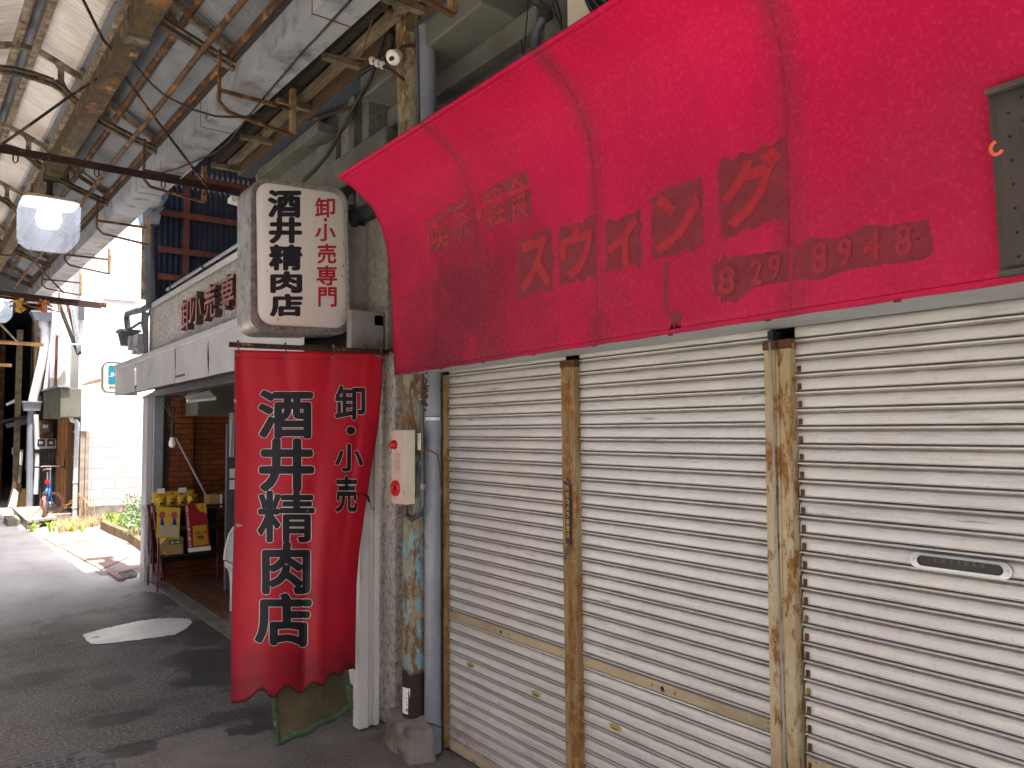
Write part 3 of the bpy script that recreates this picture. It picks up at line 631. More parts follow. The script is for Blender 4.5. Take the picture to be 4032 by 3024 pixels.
# ================================================================== LEFT JAMB, PIPES, COLUMN, FIRE ALARM
b = MB().box(2.20, 2.26, 3.566, 3.588, .02, 2.0); t = tag(b.build('shutter_jamb', 'rust_bar', bevel=.002), 'thin grey rust-spotted jamb at the far edge of the shutters', 'jamb')
b = MB().box(2.19, 2.24, 3.600, 3.640, .08, 2.0); b.box(2.185, 2.2, 3.606, 3.628, .6, 1.6); tag(b.build('zinc_strip', 'pvc_dark', bevel=.003), 'dull zinc strip between the grey downpipe and the shutter jamb', 'strip')
dp = T('downpipe', 'long grey plastic downpipe beside the rusty column, passing behind the awning', 'pipe', (2.10, 3.525, 0))
pc = lambda px, py: PX(px, py, 2.15)
r0 = .5*abs(PX(1683, 1700, 2.15).y-PX(1724, 1700, 2.15).y)*.82
ptop, pmid, pbot = pc(1681, 60), pc(1704, 1480), pc(1704, 2875)
b = MB().tube([pbot+Vector((.0, 0, -.03)), pmid.lerp(pbot, .5), pmid, pmid.lerp(ptop, .5), ptop], r0, 20); b.build('pipe', 'pvc_grey', dp)
_cq = (pmid.lerp(pbot, .155), pmid.lerp(pbot, -.02), ptop+Vector((0, 0, -.03)), pbot)
each(4, 'collar', 'pvc_grey', dp, lambda mb, i: mb.tube([_cq[i]+Vector((0, 0, -.045)), _cq[i]+Vector((0, 0, .045))], r0*1.07, 20))
b = MB().tube([pbot+Vector((.01, 0, -.02)), pbot+Vector((.014, -.004, -.10)), pbot+Vector((.005, -.004, -.13))], r0*.72, 16, rs=[r0*.9, r0*.72, r0*.8]); b.build('foot', 'pvc_grey', dp)
b = MB().tube([ptop, ptop+Vector((.0, -.004, .05)), ptop+Vector((.03, -.01, .08)), ptop+Vector((.12, -.03, .085))], r0*1.03, 16); b.build('elbow', 'pvc_dark', dp)
sp = pmid.lerp(pbot, .125)
def arcband(mb, c, r, z0, z1, a0, a1, n=10):
    mb.grid(lambda s, t: Vector((c.x+r*math.cos(a0+(a1-a0)*s), c.y+r*math.sin(a0+(a1-a0)*s), z0+(z1-z0)*t)), n, 1)
b = MB(); arcband(b, sp, r0*1.012, sp.z-.012, sp.z+.016, R(175), R(300)); st = b.build('sticker', 'paper', dp)
b = MB(); arcband(b, sp, r0*1.02, sp.z+.011, sp.z+.016, R(175), R(300)); arcband(b, sp, r0*1.02, sp.z-.012, sp.z-.008, R(175), R(300)); b.build('border', 'blue_ink', st)
b = MB().tube([pbot+Vector((0, 0, .035))+Vector((math.cos(a)*r0*1.1, math.sin(a)*r0*1.1, .01*math.sin(a*2)-.012*math.cos(a))) for a in [i*.4 for i in range(17)]], .0025, 6); b.build('wire', 'cable', dp)
# steel column
colm = T('rusty_column', 'round steel column with flaking blue paint and rust, standing on a concrete footing', 'column', (2.06, 3.62, .15))
cc = lambda px, py: PX(px, py, 2.135)
cr = abs(PX(1607, 1600, 2.135).y-PX(1678, 1600, 2.135).y)*.40
b = MB().tube([cc(1642, 2850), cc(1640, 2200), cc(1640, 1500), cc(1622, 470), cc(1612, 0), cc(1610, -160)], cr, 28); b.build('shaft', 'column_paint', colm)
b = MB().tube([cc(1626, 200)+Vector((-.0, 0, 0)), cc(1626, 206)], cr*1.06, 24)
b.tube([cc(1640, 2858), cc(1640, 2849)], cr*1.03, 24); b.build('weld_ring', 'rust_pipe', colm)
nc = MB(); cbase = cc(1642, 2650)
nx = cc(1640, 2738); arcband(nc, nx, cr*1.025, nx.z-.075, nx.z+.062, R(175), R(255)); ntc = nc.build('paper_notice', 'paper', colm)
o = MB()
for i, c in enumerate('協力を'):
    a0 = R(196+i*19); put_glyph(o, c, (lambda a0: lambda s, t: Vector((nx.x+cr*1.035*math.cos(a0+s*R(13)), nx.y+cr*1.035*math.sin(a0+s*R(13)), nx.z-.062+t*.018)))(a0), .02)
for pts in ([(.33, .75), (.45, .82), (.45, .68), (.52, .62), (.30, .58)], [(.3, .45), (.42, .25), (.5, .30)]):
    q = [Vector((nx.x+cr*1.04*math.cos(R(178)+s*R(70)), nx.y+cr*1.04*math.sin(R(178)+s*R(70)), nx.z-.06+t*.12)) for s, t in pts]; o.tube(q, .0011, 5)
o.build('lettering', 'ink', ntc, smooth=0)
# concrete footing block
b = MB()
b.hexa([(1.965, 3.54, 0), (2.10, 3.50, 0), (2.16, 3.90, 0), (2.0, 3.90, 0), (1.985, 3.565, .135), (2.10, 3.53, .16), (2.16, 3.88, .19), (2.015, 3.86, .17)])
fo = b.build('concrete_footing', 'concrete', smooth=0); md = fo.modifiers.new('s', 'SUBSURF'); md.subdivision_type = 'SIMPLE'; md.levels = md.render_levels = 4
bpy.data.textures.new('rock', 'CLOUDS').noise_scale = .12; md = fo.modifiers.new('d', 'DISPLACE'); md.texture = bpy.data.textures['rock']; md.strength = .035; md.mid_level = .5; md.texture_coords = 'GLOBAL'
tag(fo, 'chipped rough concrete footing under the rusty column', 'footing')
# conduit with loop into the alarm box
cd = T('conduit', 'thin grey conduit running down the column and looping up into the alarm box', 'conduit', (2.02, 3.58, 1.2))
kx = 2.055
kp = lambda px, py, x=kx: PX(px, py, x)
each(2, 'rigid_pipe', 'pvc_dark', cd, lambda mb, i: mb.tube(([kp(1660, 1475), kp(1663, 1700), kp(1664, 1930)], [kp(1638, -20, 2.06), kp(1645, 200, 2.06), kp(1650, 480, 2.06)])[i], .0085, 10))
b = MB().tube([kp(1665, 1925), kp(1667, 1985), kp(1650, 2028), kp(1622, 2045), kp(1600, 2030), kp(1597, 1995)], .0135, 12); b.build('flexible_hose', 'pvc_dark', cd)
each(2, 'coupling', 'pvc_grey', cd, lambda mb, i: mb.tube(([kp(1659, 1575), kp(1660, 1560)], [kp(1665, 1905), kp(1665, 1930)])[i], .0135, 10))
b = MB().tube([kp(1622, 1500), kp(1612, 1530), kp(1615, 1580), kp(1632, 1560), kp(1634, 1530), kp(1622, 1516), kp(1613, 1540), kp(1622, 1620), kp(1640, 1690), kp(1655, 1755), kp(1670, 1770), kp(1695, 1775, 2.0), kp(1722, 1790, 2.05), kp(1731, 1840, 2.09), kp(1733, 1900, 2.12), kp(1741, 1945, 2.14)], .0042, 8)
tag(b.build('brown_cable', 'cable_brown'), 'thin brown cable coiled on the column and slung across the downpipe', 'cable')
b = MB(); q = kp(1655, 1739); b.box(q.x-.012, q.x+.01, q.y-.022, q.y+.014, q.z-.045, q.z+.045); tag(b.build('junction_box', 'cream_metal', bevel=.003), 'small cream junction box beside the fire alarm box', 'junction box')
# bird's-nest of dead leaves behind the conduit
b = MB(); q = kp(1672, 1545, 2.02)
for i in range(90):
    v = Vector((random.gauss(0, .006), random.gauss(0, .012), random.gauss(0, .035))); w = Vector((random.uniform(-1, 1), random.uniform(-1, 1), random.uniform(-1, 1)))*.012
    b.tube([q+v, q+v+w], .004, 5)
tag(b.build('debris_clump', 'wood_brown'), 'clump of dried debris caught between the conduit and the downpipe', 'debris')
# fire alarm box
fx, fyn, fyf, zb_, zt = 1.96, 3.575, 3.712, 1.311, 1.700
fa = T('fire_alarm_box', 'white rust-stained fire alarm box with red lamp and red button on the column', 'alarm box', (1.96, 3.59, zb_))
MB().box(fx, fx+.066, fyn, fyf, zb_, zt).build('case', 'cream_metal', fa, bevel=.004)
MB().box(fx-.005, fx-.001, fyn+.004, fyf-.004, zb_+.006, zt-.006).build('door', 'door_pink', fa, bevel=.003)
p = PX(1563, 1751, fx); lc = Vector((fx-.005, p.y-.004, p.z))
MB().lathe(lc, (-1, 0, 0), [(0, .030), (.006, .030), (.008, .026)], 24).build('lamp_base', 'cream_metal', fa)
k = N('red_lens'); k.col(lin('#8e0b14')); k.rough(.12); k.b.inputs['Transmission Weight'].default_value = .35; k.b.inputs['Emission Color'].default_value = lin('#e01020'); k.b.inputs['Emission Strength'].default_value = .04; M['red_lens'] = k.m
MB().lathe(lc+Vector((-.006, 0, 0)), (-1, 0, 0), [(0, .026), (.014, .025), (.026, .020), (.034, .011), (.037, .001)], 24).build('red_lamp', 'red_lens', fa)
p = PX(1563, 1922, fx); bc = Vector((fx-.005, p.y-.002, p.z))
MB().lathe(bc, (-1, 0, 0), [(0, .042), (.010, .042), (.016, .038), (.016, .028), (.008, .024), (.008, .001)], 32).build('push_button', 'red_plastic', fa)
MB().lathe(bc+Vector((-.0075, 0, 0)), (-1, 0, 0), [(0, .010), (.003, .010), (.004, .001)], 16).build('button_centre', 'slate_plate', fa)
o = MB()
for j, w in enumerate(('火災報知', '非常押釦', '消火栓用')):
    for i, c in enumerate(w): put_glyph(o, c, (lambda i, j: lambda s, t: Vector((fx-.0058, fyf-.035-i*.018-s*.016, 1.556-j*.034+t*.026)))(i, j), .0)
o.build('lettering', 'ochre_ink', fa, smooth=0)

# ================================================================== CLOSED SHOP: masonry around and above the awning
shop = T('closed_shop', 'grey rendered upper storey with a projecting slab behind the red awning', 'building', (2.5, 1.5, 0))
struct_wall = MB().box(2.44, 2.9, -3, 4.75, 2.06, 6.5); struct_wall.build('wall', 'slab_render', shop)
MB().box(2.30, 2.44, -3, 3.57, 2.04, 2.50).build('shutter_box', 'slab_render', shop)
MB().box(2.46, 8, -8, 4.06, 0, 6.4).build('sun_block_core', 'dark_wall', shop); MB().box(2.26, 2.46, 3.59, 3.86, 0, 2.06).build('sun_block_end', 'dark_wall', shop)  # unseen core and end fill added to stop sun leaking behind the shutters
b = MB(); b.hexa([(2.12, 3.08, 3.83), (2.46, 3.08, 3.83), (2.46, 4.46, 3.83), (2.12, 4.46, 3.83), (2.12, 3.08, 4.6), (2.46, 3.08, 4.6), (2.46, 4.46, 4.6), (2.12, 4.46, 4.6)]); b.build('projecting_slab', 'slab_render', shop, bevel=.012)
MB().box(2.335, 2.445, 2.9, 4.5, 3.70, 3.828).build('lintel', 'slab_render', shop, bevel=.01)
MB().box(2.345, 2.445, -3, 2.86, 3.55, 3.70).build('ledge', 'slab_render', shop, bevel=.01)
w_ = MB()
for i in range(4): w_.box(2.385-.012*i, 2.44, 2.78, 4.42, 3.64-i*.055, 3.665-i*.055)
wf = w_.build('window_frame', 'pvc_dark', shop)
MB().box(2.41, 2.43, 2.8, 4.4, 2.6, 3.64).build('pane', 'meter_glass', wf)
each(2, 'pier', 'slab_render', shop, lambda mb, i: mb.box(2.36, 2.445, (2.60, 4.42)[i], (2.785, 4.6)[i], 2.5, 3.69))
# sandy pier with the steel box behind the sign
pier = T('pier', 'sandy rendered pier between the signboard and the red awning', 'pier', (2.2, 4.3, 0))
MB().box(2.12, 2.55, 4.08, 4.52, 2.16, 3.30).build('body', 'stucco_grey', pier, bevel=.008)
MB().box(2.09, 2.6, 4.05, 4.9, 3.30, 3.52).build('capping', 'slab_render', pier, bevel=.012)
MB().box(2.05, 2.12, 3.80, 4.06, 2.145, 2.158).build('shelf_plate', 'black', pier)
# stucco wall below
b = MB(); b.box(2.126, 2.45, 3.99, 4.30, 0, 2.155); sw = tag(b.build('stucco_wall', 'stucco', bevel=.006), 'rough white stucco wall end behind the rusty column', 'wall')
# white folded metal frame
wf = T('white_metal_frame', 'white folded metal door frame hidden partly by the hanging red banner', 'frame', (2.0, 4.0, 0))
each(3, 'jamb_strip', 'white_frame', wf, lambda mb, i: mb.box((1.955, 2.017, 2.053)[i], (2.015, 2.051, 2.084)[i], (4.09, 4.112, 4.095)[i], 4.17, .012, 2.16), bevel=.003)
MB().box(1.90, 2.11, 4.10, 4.16, 2.10, 2.40)  .build('head_panel', 'mount_grey', wf, bevel=.003)

# ================================================================== SIGNBOARD
sgn = T('hanging_signboard', 'white rounded signboard with black and red brush lettering in a ribbed aluminium case', 'sign', (2.0, 4.3, 2.3))
SY = 4.30
S5 = lambda x, y: (900+x/2.074, 650+y/2.074)
def SP(x, y, yy=SY): return PY(*S5(x, y), yy)
oc = [SP(178, 100), SP(968, 196), SP(1003, 1385), SP(176, 1368)]          # TL TR BR BL of the rim on the near face
fc = [SP(222, 128), SP(945, 236), SP(972, 1336), SP(238, 1300)]
def rquad(c, r, n=8):
    """rounded outline of a quad c TL,TR,BR,BL"""
    out = []
    for i in range(4):
        p, a, d = c[i], c[i-1], c[(i+1) % 4]; ea, ed = (a-p).normalized(), (d-p).normalized()
        for k in range(n+1):
            th = math.pi/2*k/n; out.append(p+ea*r*(1-math.sin(th))+ed*r*(1-math.cos(th)))
    return out
depth = Vector((0, .235, 0))
b = MB(); R0 = rquad(oc, .095); n = len(R0)
rows = []
for j in range(23):                                                       # fine ribs along the depth
    f = j/22; s_ = .0035*(j % 2)
    cen = sum(oc, Vector())/4
    rows.append([p+depth*f+(p-cen).normalized()*s_ for p in R0])
b.add([p for r_ in rows for p in r_], [(j*n+i, j*n+(i+1) % n, (j+1)*n+(i+1) % n, (j+1)*n+i) for j in range(22) for i in range(n)]); b.build('ribbed_case', 'ribbed_alu', sgn, smooth=20)
b = MB(); Rb = [p+depth for p in R0]; b.add(Rb, [list(range(n))]); b.build('back', 'ribbed_alu', sgn, smooth=0)
b = MB(); Ri = rquad(fc, .085); ri2 = [p+Vector((0, .012, 0)) for p in Ri]; ro = [p+Vector((0, -.006, 0)) for p in R0]
Rm = [p.lerp(q, .6)+Vector((0, -.008, 0)) for p, q in zip(R0, Ri)]
b.add([*R0, *ro, *Rm, *Ri, *ri2], [(j*n+i, j*n+(i+1) % n, (j+1)*n+(i+1) % n, (j+1)*n+i) for j in range(4) for i in range(n)]); b.build('rim', 'rim_alu', sgn, smooth=40)
b = MB(); Ra = [p+Vector((0, .006, 0)) for p in Ri]; ce = sum(fc, Vector())/4; Rc = [ce+(p-ce)*.94+Vector((0, -.004, 0)) for p in Ri]
b.add([*Ra, *Rc], [(i, (i+1) % n, n+(i+1) % n, n+i) for i in range(n)]+[[n+i for i in range(n)]]); b.build('face', 'sign_face', sgn, smooth=50)
un = lambda x, y: SP(x, y, SY-.0058)
o = MB()
for c, (x0, x1, y0, y1) in zip('酒井精肉店', ((318, 595, 200, 432), (328, 602, 422, 642), (328, 604, 648, 862), (340, 602, 866, 1046), (335, 608, 1050, 1238))): put_glyph(o, c, boxfn(x0, x1, y0, y1, un), .045, push=(0, -1, 0))
o.build('lettering', 'ink', sgn, smooth=0).__setitem__('label', 'black characters of the shop name')
o = MB()
for c, (x0, x1, y0, y1) in zip('卸・小売専門', ((706, 870, 264, 428), (776, 806, 430, 462), (706, 876, 478, 622), (724, 880, 642, 806), (718, 888, 820, 984), (732, 884, 996, 1158))): put_glyph(o, c, boxfn(x0, x1, y0, y1, un), .024, push=(0, -1, 0))
o.build('red_lettering', 'red_ink', sgn, smooth=0)
_gs = ((405, 1245, 26), (936, 635, 20), (938, 815, 22), (927, 895, 20), (315, 858, 16), (290, 145, 10))
each(6, 'grime_streak', 'timber_dark', sgn, lambda mb, i: (lambda p, l: mb.box(p.x-.0025, p.x+.0015, p.y-.0003, p.y, p.z-l*.0007, p.z))(un(*_gs[i][:2]), _gs[i][2]))
# arms behind the sign and steel box
MB().box(1.97, 2.14, 4.36, 4.46, 2.44, 2.98).build('mount_box', 'mount_grey', sgn, bevel=.004)
each(2, 'bracket', 'rust_dark', sgn, lambda mb, i: mb.bar((1.98, 4.40, (3.0, 2.4)[i]), (2.14, 4.40, (3.0, 2.4)[i]), .04, .04))
p = SP(1060, 300, 4.36); b = MB().lathe(Vector((2.06, 4.42, 3.0)), (-.5, -.6, .1), [(0, .05), (.05, .055), (.07, .045), (.07, .01)], 20)
t = tag(b.build('floodlight', 'cable'), 'small dark floodlight tucked behind the white signboard', 'lamp')
b = MB().tube([PY(*S5(1003, 1255), 4.28), PY(*S5(1040, 1350), 4.2), PY(*S5(1110, 1470), 4.1), PY(*S5(1200, 1550), 4.0), PY(*S5(1280, 1575), 3.95), PY(*S5(1345, 1520), 3.9)], .0045, 8)
tag(b.build('sagging_cable', 'cable_brown'), 'thin cable sagging from the signboard towards the awning', 'cable')

# ================================================================== RED BANNER
BY = 4.0
B6 = lambda x, y: (850+x/1.005, 1300+y/1.005)
bn = T('hanging_banner', 'long red cloth banner with large black characters, hung on a rusty rod', 'banner', (1.5, BY, .4))
ra, rb = PY(912, 1357, BY), PY(1500, 1384, BY)
MB().tube([ra+Vector((-.012, 0, 0)), rb+Vector((.05, .0, 0))], .0135, 14).build('rod', 'rust_dark', bn)
LE = [(75, 78), (74, 300), (78, 480), (74, 760), (66, 1000), (62, 1250), (60, 1475)]
RE = [(660, 92), (655, 240), (642, 380), (615, 540), (592, 690), (568, 860), (556, 1000), (552, 1180), (550, 1342)]
def along(L, t, ax=1):
    y = L[0][1]+(L[-1][1]-L[0][1])*t
    for p, q in zip(L, L[1:]):
        if y <= q[1]+1e-6:
            f = (y-p[1])/(q[1]-p[1]); f2 = f*f*(3-2*f) if 0 else f
            return p[0]+(q[0]-p[0])*f, y
    return L[-1]
def bdepth(s, t):
    d = .012*math.sin(s*11+t*1.2)*(.3+t)+.02*math.sin(s*4.2+1.5+t*2)*t
    d += .035*max(0, (s-.72)/.28)**1.4*math.sin(min(1, t*2.0)*math.pi/2)*1.3
    d += .020*math.exp(-((s-.585)/.05)**2)*min(1, max(0, t-.3)*2.2)-.018*math.exp(-((s-.70)/.07)**2)*min(1, max(0, t-.25)*2)
    d += .010*math.exp(-((s-.86)/.035)**2)*max(0, 1-abs(t-.35)*2.4)
    for i in range(4):                        # creases falling from the hooks
        d += .007*math.exp(-((s-(.03+.31*i)-(.10 if i < 2 else -.08)*t*2.5)/.05)**2)*max(0, 1-t*3.2)
    return d
BOT = [(60, 1476), (85, 1474), (118, 1468), (140, 1452), (158, 1432), (176, 1422), (195, 1425), (205, 1440), (216, 1452), (232, 1452), (248, 1436), (268, 1412), (288, 1405), (300, 1412), (316, 1432), (332, 1437), (350, 1428), (370, 1400), (388, 1393), (402, 1398), (415, 1408), (428, 1402), (445, 1368), (462, 1354), (476, 1362), (490, 1368), (505, 1340), (524, 1318), (538, 1328), (550, 1342)]
def bot(x):
    for p, q in zip(BOT, BOT[1:]):
        if x <= q[0]: return p[1]+(q[1]-p[1])*(x-p[0])/(q[0]-p[0])
    return BOT[-1][1]
def banner(s, t, off=0.):
    tt = t; xl, yl_ = along(LE, tt); xr, yr_ = along(RE, tt)
    x = xl+(xr-xl)*s; y = yl_+(yr_-yl_)*s
    y_end = LE[-1][1]+(RE[-1][1]-LE[-1][1])*s; xb = LE[-1][0]+(RE[-1][0]-LE[-1][0])*s
    y += (bot(xb)-y_end)*max(0, (t-.8)/.2)
    return PY(*B6(x, y), BY+bdepth(s, t)+off)
b = MB(); b.grid(lambda s, t: banner(s, 1-t), 110, 120); b.build('cloth', 'banner_cloth', bn, smooth=80, solid=.0015)
# folded-back strip at the right edge
b = MB(); b.grid(lambda s, t: banner(1, 1-t).lerp(banner(.86, 1-t), s)+Vector((.004, .012+.02*math.sin(s*math.pi), 0)), 8, 60); b.build('folded_edge', 'banner_cloth', bn, smooth=80, solid=.0015)
b = MB(); e = [banner(i/120, 1, -.002) for i in range(121)]; b.tube(e, .0032, 6); b.build('bottom_binding', 'timber_dark', bn)
b = MB(); e = [banner(0, i/60, -.001) for i in range(61)]; b.tube(e, .0022, 6); b.build('left_binding', 'banner_dark', bn)
b = MB(); e = [banner(1, i/60, -.001) for i in range(61)]; b.tube(e, .0022, 6); b.build('right_binding', 'banner_dark', bn)
b = MB(); e = [banner(i/60, .0225, -.0016) for i in range(61)]; b.tube(e, .0011, 5); b.build('top_stitch', 'banner_dark', bn)
def hook(mb, i):
    p = banner(.018+.321*i, .012, -.003); q = ra.lerp(rb, .018+.321*i); q.x = p.x; q.y = BY
    mb.tube([p, q+Vector((0, -.016, -.012)), q+Vector((0, -.019, .010)), q+Vector((0, -.006, .024)), q+Vector((0, .014, .016)), q+Vector((0, .016, -.008))], .003, 7)
each(4, 'hook', 'rust_pipe', bn, hook)
each(4, 'grommet', 'chrome', bn, lambda mb, i: mb.lathe(banner(.018+.321*i, .0135, -.0022), (0, -1, 0), [(0, .008), (.002, .007), (.002, .004), (0, .004)], 14))
def bfun(x0, x1, y0, y1, off):
    def f(s, t):
        x = x0+(x1-x0)*s; y = y1+(y0-y1)*t
        lo = (y-78)/(1476-78)
        for _ in range(3):
            xl, yl_ = along(LE, lo); xr, yr_ = along(RE, lo); ss = (x-xl)/(xr-xl); yy = yl_+(yr_-yl_)*ss; lo += (y-yy)/1390
        return banner(ss, lo, off)
    return f
BL = [('酒', 166, 386, 236, 430), ('井', 170, 390, 428, 640), ('精', 164, 392, 634, 840), ('肉', 182, 374, 838, 1046), ('店', 152, 380, 1040, 1244), ('卸', 470, 592, 218, 356), ('・', 516, 552, 380, 414), ('小', 470, 584, 450, 560), ('売', 474, 560, 576, 722)]
w1, w2 = MB(), MB()
for c, x0, x1, y0, y1 in BL:
    cut = c in '小売'
    f1, f2 = bfun(x0, x1, y0, y1, -.0022), bfun(x0, x1, y0, y1, -.0040)
    bd_ = .022 if c == '精' else .036 if x0 < 400 else .030
    put_glyph(w1, c, f1, bd_, .012 if x0 < 400 else .014, fine=True, push=(0, -1, 0)); put_glyph(w2, c, f2, bd_, fine=True, push=(0, -1, 0))
w1.build('letter_outline', 'white_ink', bn, smooth=0); w2.build('lettering', 'ink', bn, smooth=0)
kp_ = banner(.985, .445, -.006)
b = MB().tube([banner(.86, .437, -.005), banner(.93, .441, -.006), kp_, kp_+Vector((.02, -.004, -.012)), kp_+Vector((.03, -.004, -.05)), kp_+Vector((.04, 0, -.085)), kp_+Vector((.062, 0, -.088))], .0022, 6)
b.tube([kp_, kp_+Vector((.015, 0, -.01)), kp_+Vector((.024, 0, -.045))], .006, 8); b.build('tie_string', 'black', bn)
b = MB()
for (s, t) in ((.0, .145), (.02, .498), (.545, .478)):
    p = banner(s, t, -.003); b.add([p+Vector((-.004, 0, .012)), p+Vector((.008, 0, .006)), p+Vector((.012+.02*(t > .49), 0, -.002)), p+Vector((.004, 0, -.010)), p+Vector((-.004, 0, -.004))], [(0, 1, 2, 3, 4)])
b.build('tear', 'paper_old', bn)
# olive mat hanging behind
mt = T('hanging_mat', 'olive brown mat with frayed green edging hanging below the red banner', 'mat', (1.6, BY+.12, .1))
def MPt(s, t):
    TL, TR, BRr, BLl = (205, 1210), (500, 1150), (543, 1500), (232, 1646); x = (TL[0]*(1-s)+TR[0]*s)*(1-t)+(BLl[0]*(1-s)+BRr[0]*s)*t; y = (TL[1]*(1-s)+TR[1]*s)*(1-t)+(BLl[1]*(1-s)+BRr[1]*s)*t
    y += 14*math.sin(s*math.pi)*t*(1 if s < .5 else .8)+4*math.sin(s*19)*t
    return PY(*B6(x, y), BY+.12+.012*math.sin(s*7+t*2))
b = MB(); b.grid(MPt, 40, 30); b.build('cloth', 'mat_cloth', mt, smooth=80, solid=.003)
def strip(mb, f0, f1, n=40):
    mb.grid(lambda s, t: f0(s).lerp(f1(s), t)+Vector((0, -.004, 0)), n, 2)
each(3, 'edging', 'mat_trim', mt, lambda mb, i: strip(mb, *[(lambda t: MPt(.0, t), lambda t: MPt(.075, t)), (lambda t: MPt(1, t), lambda t: MPt(.945, t)), (lambda t: MPt(t, 1.), lambda t: MPt(t, .93))][i]), solid=.002)

# ================================================================== BUTCHER'S SHOP
bs = T('butcher_shop', 'single storey butcher shop with pebbled fascia, aluminium canopy and open tiled front', 'building', (2.0, 7, 0))
def wall_rib(mb, p0, p1, z0, z1, pitch, amp, nrm, zn=1):
    """corrugated sheet between two plan points"""
    p0, p1, nrm = Vector(p0), Vector(p1), Vector(nrm); n = max(4, int((p1-p0).length/pitch*6))
    mb.grid(lambda s, t: p0.lerp(p1, s)+nrm*amp*math.cos(2*math.pi*(p1-p0).length*s/pitch)+Vector((0, 0, z0+(z1-z0)*t)), n, zn)
MB().box(1.90, 2.05, 4.55, 9.45, 2.53, 3.10).build('fascia_wall', 'stucco_fascia', bs)
b = MB().box(1.875, 2.10, 4.5, 9.48, 3.10, 3.145); b.build('cap', 'wood_brown', bs, bevel=.004)
each(3, 'cap_flashing', 'alu', bs, lambda mb, i: mb.box(1.868, 1.874, (7.9, 6.1, 4.6)[i], (9.47, 7.88, 6.08)[i], 3.075, 3.13))
b = MB().tube([(1.862, 8.45, 3.168), (1.862, 4.7, 3.172)], .017, 12); tb = b.build('fluorescent_tube', 'chrome', bs)
each(3, 'tube_clip', 'timber_dark', bs, lambda mb, i: mb.tube([(1.862, (8.3, 7.1, 5.9)[i], 3.168), (1.862, (8.3, 7.1, 5.9)[i]-.05, 3.168)], .021, 12))
# canopy
cz0, cz1 = 2.15, 2.475
seam_y = [10.6]+[PX(400+x/3.687, 1200+1100/3.687, 1.75).y for x in (490, 695, 1060, 1545)]
seam_y = [10.6, 9.35, 8.42, 7.22, 6.19, 5.28, 4.45]
seam_y[1:5] = [PX(400+x/3.687, 1200+y/3.687, 1.75).y for x, y in ((490, 1050), (695, 1000), (1060, 900), (1548, 760))]
def panel(mb, i):
    y0, y1 = seam_y[i]-.004, seam_y[i+1]+.004; ph = i*2.1
    mb.grid(lambda s, t: Vector((1.75+.006*math.sin(s*5+ph)*math.sin(t*math.pi)+.004*math.sin(s*9+t*3+ph)+(.004 if i % 2 else 0), y0+(y1-y0)*s, cz0+(cz1-cz0)*t)), 14, 8)
each(6, 'canopy_panel', 'alu', bs, panel, smooth=60)
MB().box(1.735, 1.91, 4.45, 10.62, 2.476, 2.53).build('canopy_ledge', 'alu', bs, bevel=.004)
MB().box(1.756, 2.02, 4.45, 10.6, 2.20, 2.22).build('canopy_soffit', 'wood_brown', bs)
b = MB().box(1.752, 2.0, 10.58, 10.6, 2.16, 2.475); b.build('canopy_end', 'alu', bs)
each(4, 'track', 'chrome', bs, lambda mb, i: mb.bar((1.93+.02*i, 9.9-.1*i, 2.105+.02*i), (1.93+.02*i, 4.3, 2.115+.02*i), .012, .016))
MB().box(1.99, 2.04, 4.2, 9.55, 2.10, 2.20).build('lintel', 'timber_dark', bs)
b = MB().box(1.925, 1.985, 9.60, 9.83, 0, 2.12); b.build('end_pillar', 'alu', bs, bevel=.004)
MB().box(1.985, 2.085, 9.52, 9.75, 0, 2.12).build('inner_pillar', 'pvc_grey', bs, bevel=.004)
MB().box(2.085, 2.12, 9.5, 9.66, 0, 2.3).build('dark_edge', 'black', bs)
MB().box(2.05, 5, 9.60, 9.75, 0, 3.0).build('side_wall', 'tile_brick', bs)
MB().box(2.10, 2.42, 9.53, 9.60, 0, 2.6).build('tiled_pilaster', 'tile_brick', bs)
MB().box(5, 5.15, 4.1, 9.75, 0, 3.1).build('back_wall', 'dark_wall', bs)
MB().box(2.5, 5, 3.95, 4.1, 0, 3.1).build('near_wall', 'dark_wall', bs)
MB().box(2.05, 5, 4.1, 9.6, 2.32, 2.38).build('ceiling', 'slab_render', bs)
MB().box(2.05, 5.15, 4.1, 9.75, 3.0, 3.08).build('roof', 'dark_sheet', bs)
q0, q1 = PY(*z4(1278, 445), 9.1), PY(*z4(1500, 552), 9.1)
MB().box(q0.x, 5, 9.0, 9.6, q1.z-.01, 2.32).build('beam', 'slab_render', bs, bevel=.005)
b = MB().box(2.12, 5, 4.1, 9.6, .002, .012); tag(struct(b.build('shop_floor', 'floor_tile', smooth=0)), 'brown tiled shop floor', 'floor')
dr = T('drain_channel', 'strip of grey concrete drain covers along the butcher shop threshold', 'drain', (2.04, 7, 0))
def dcov(mb, i):
    y0 = 4.2+i*.9
    mb.box(1.965, 2.115, y0+.004, y0+.896, -.01, .012)
each(6, 'cover', 'gutter_grate', dr, dcov, bevel=.004)
b = MB()
for i in range(72):
    for xx in (2.02, 2.06): b.lathe((xx, 4.26+i*.075, .012), (0, 0, 1), [(0, .0085), (.0012, .0085)], 8)
b.build('drain_hole', 'black', dr)
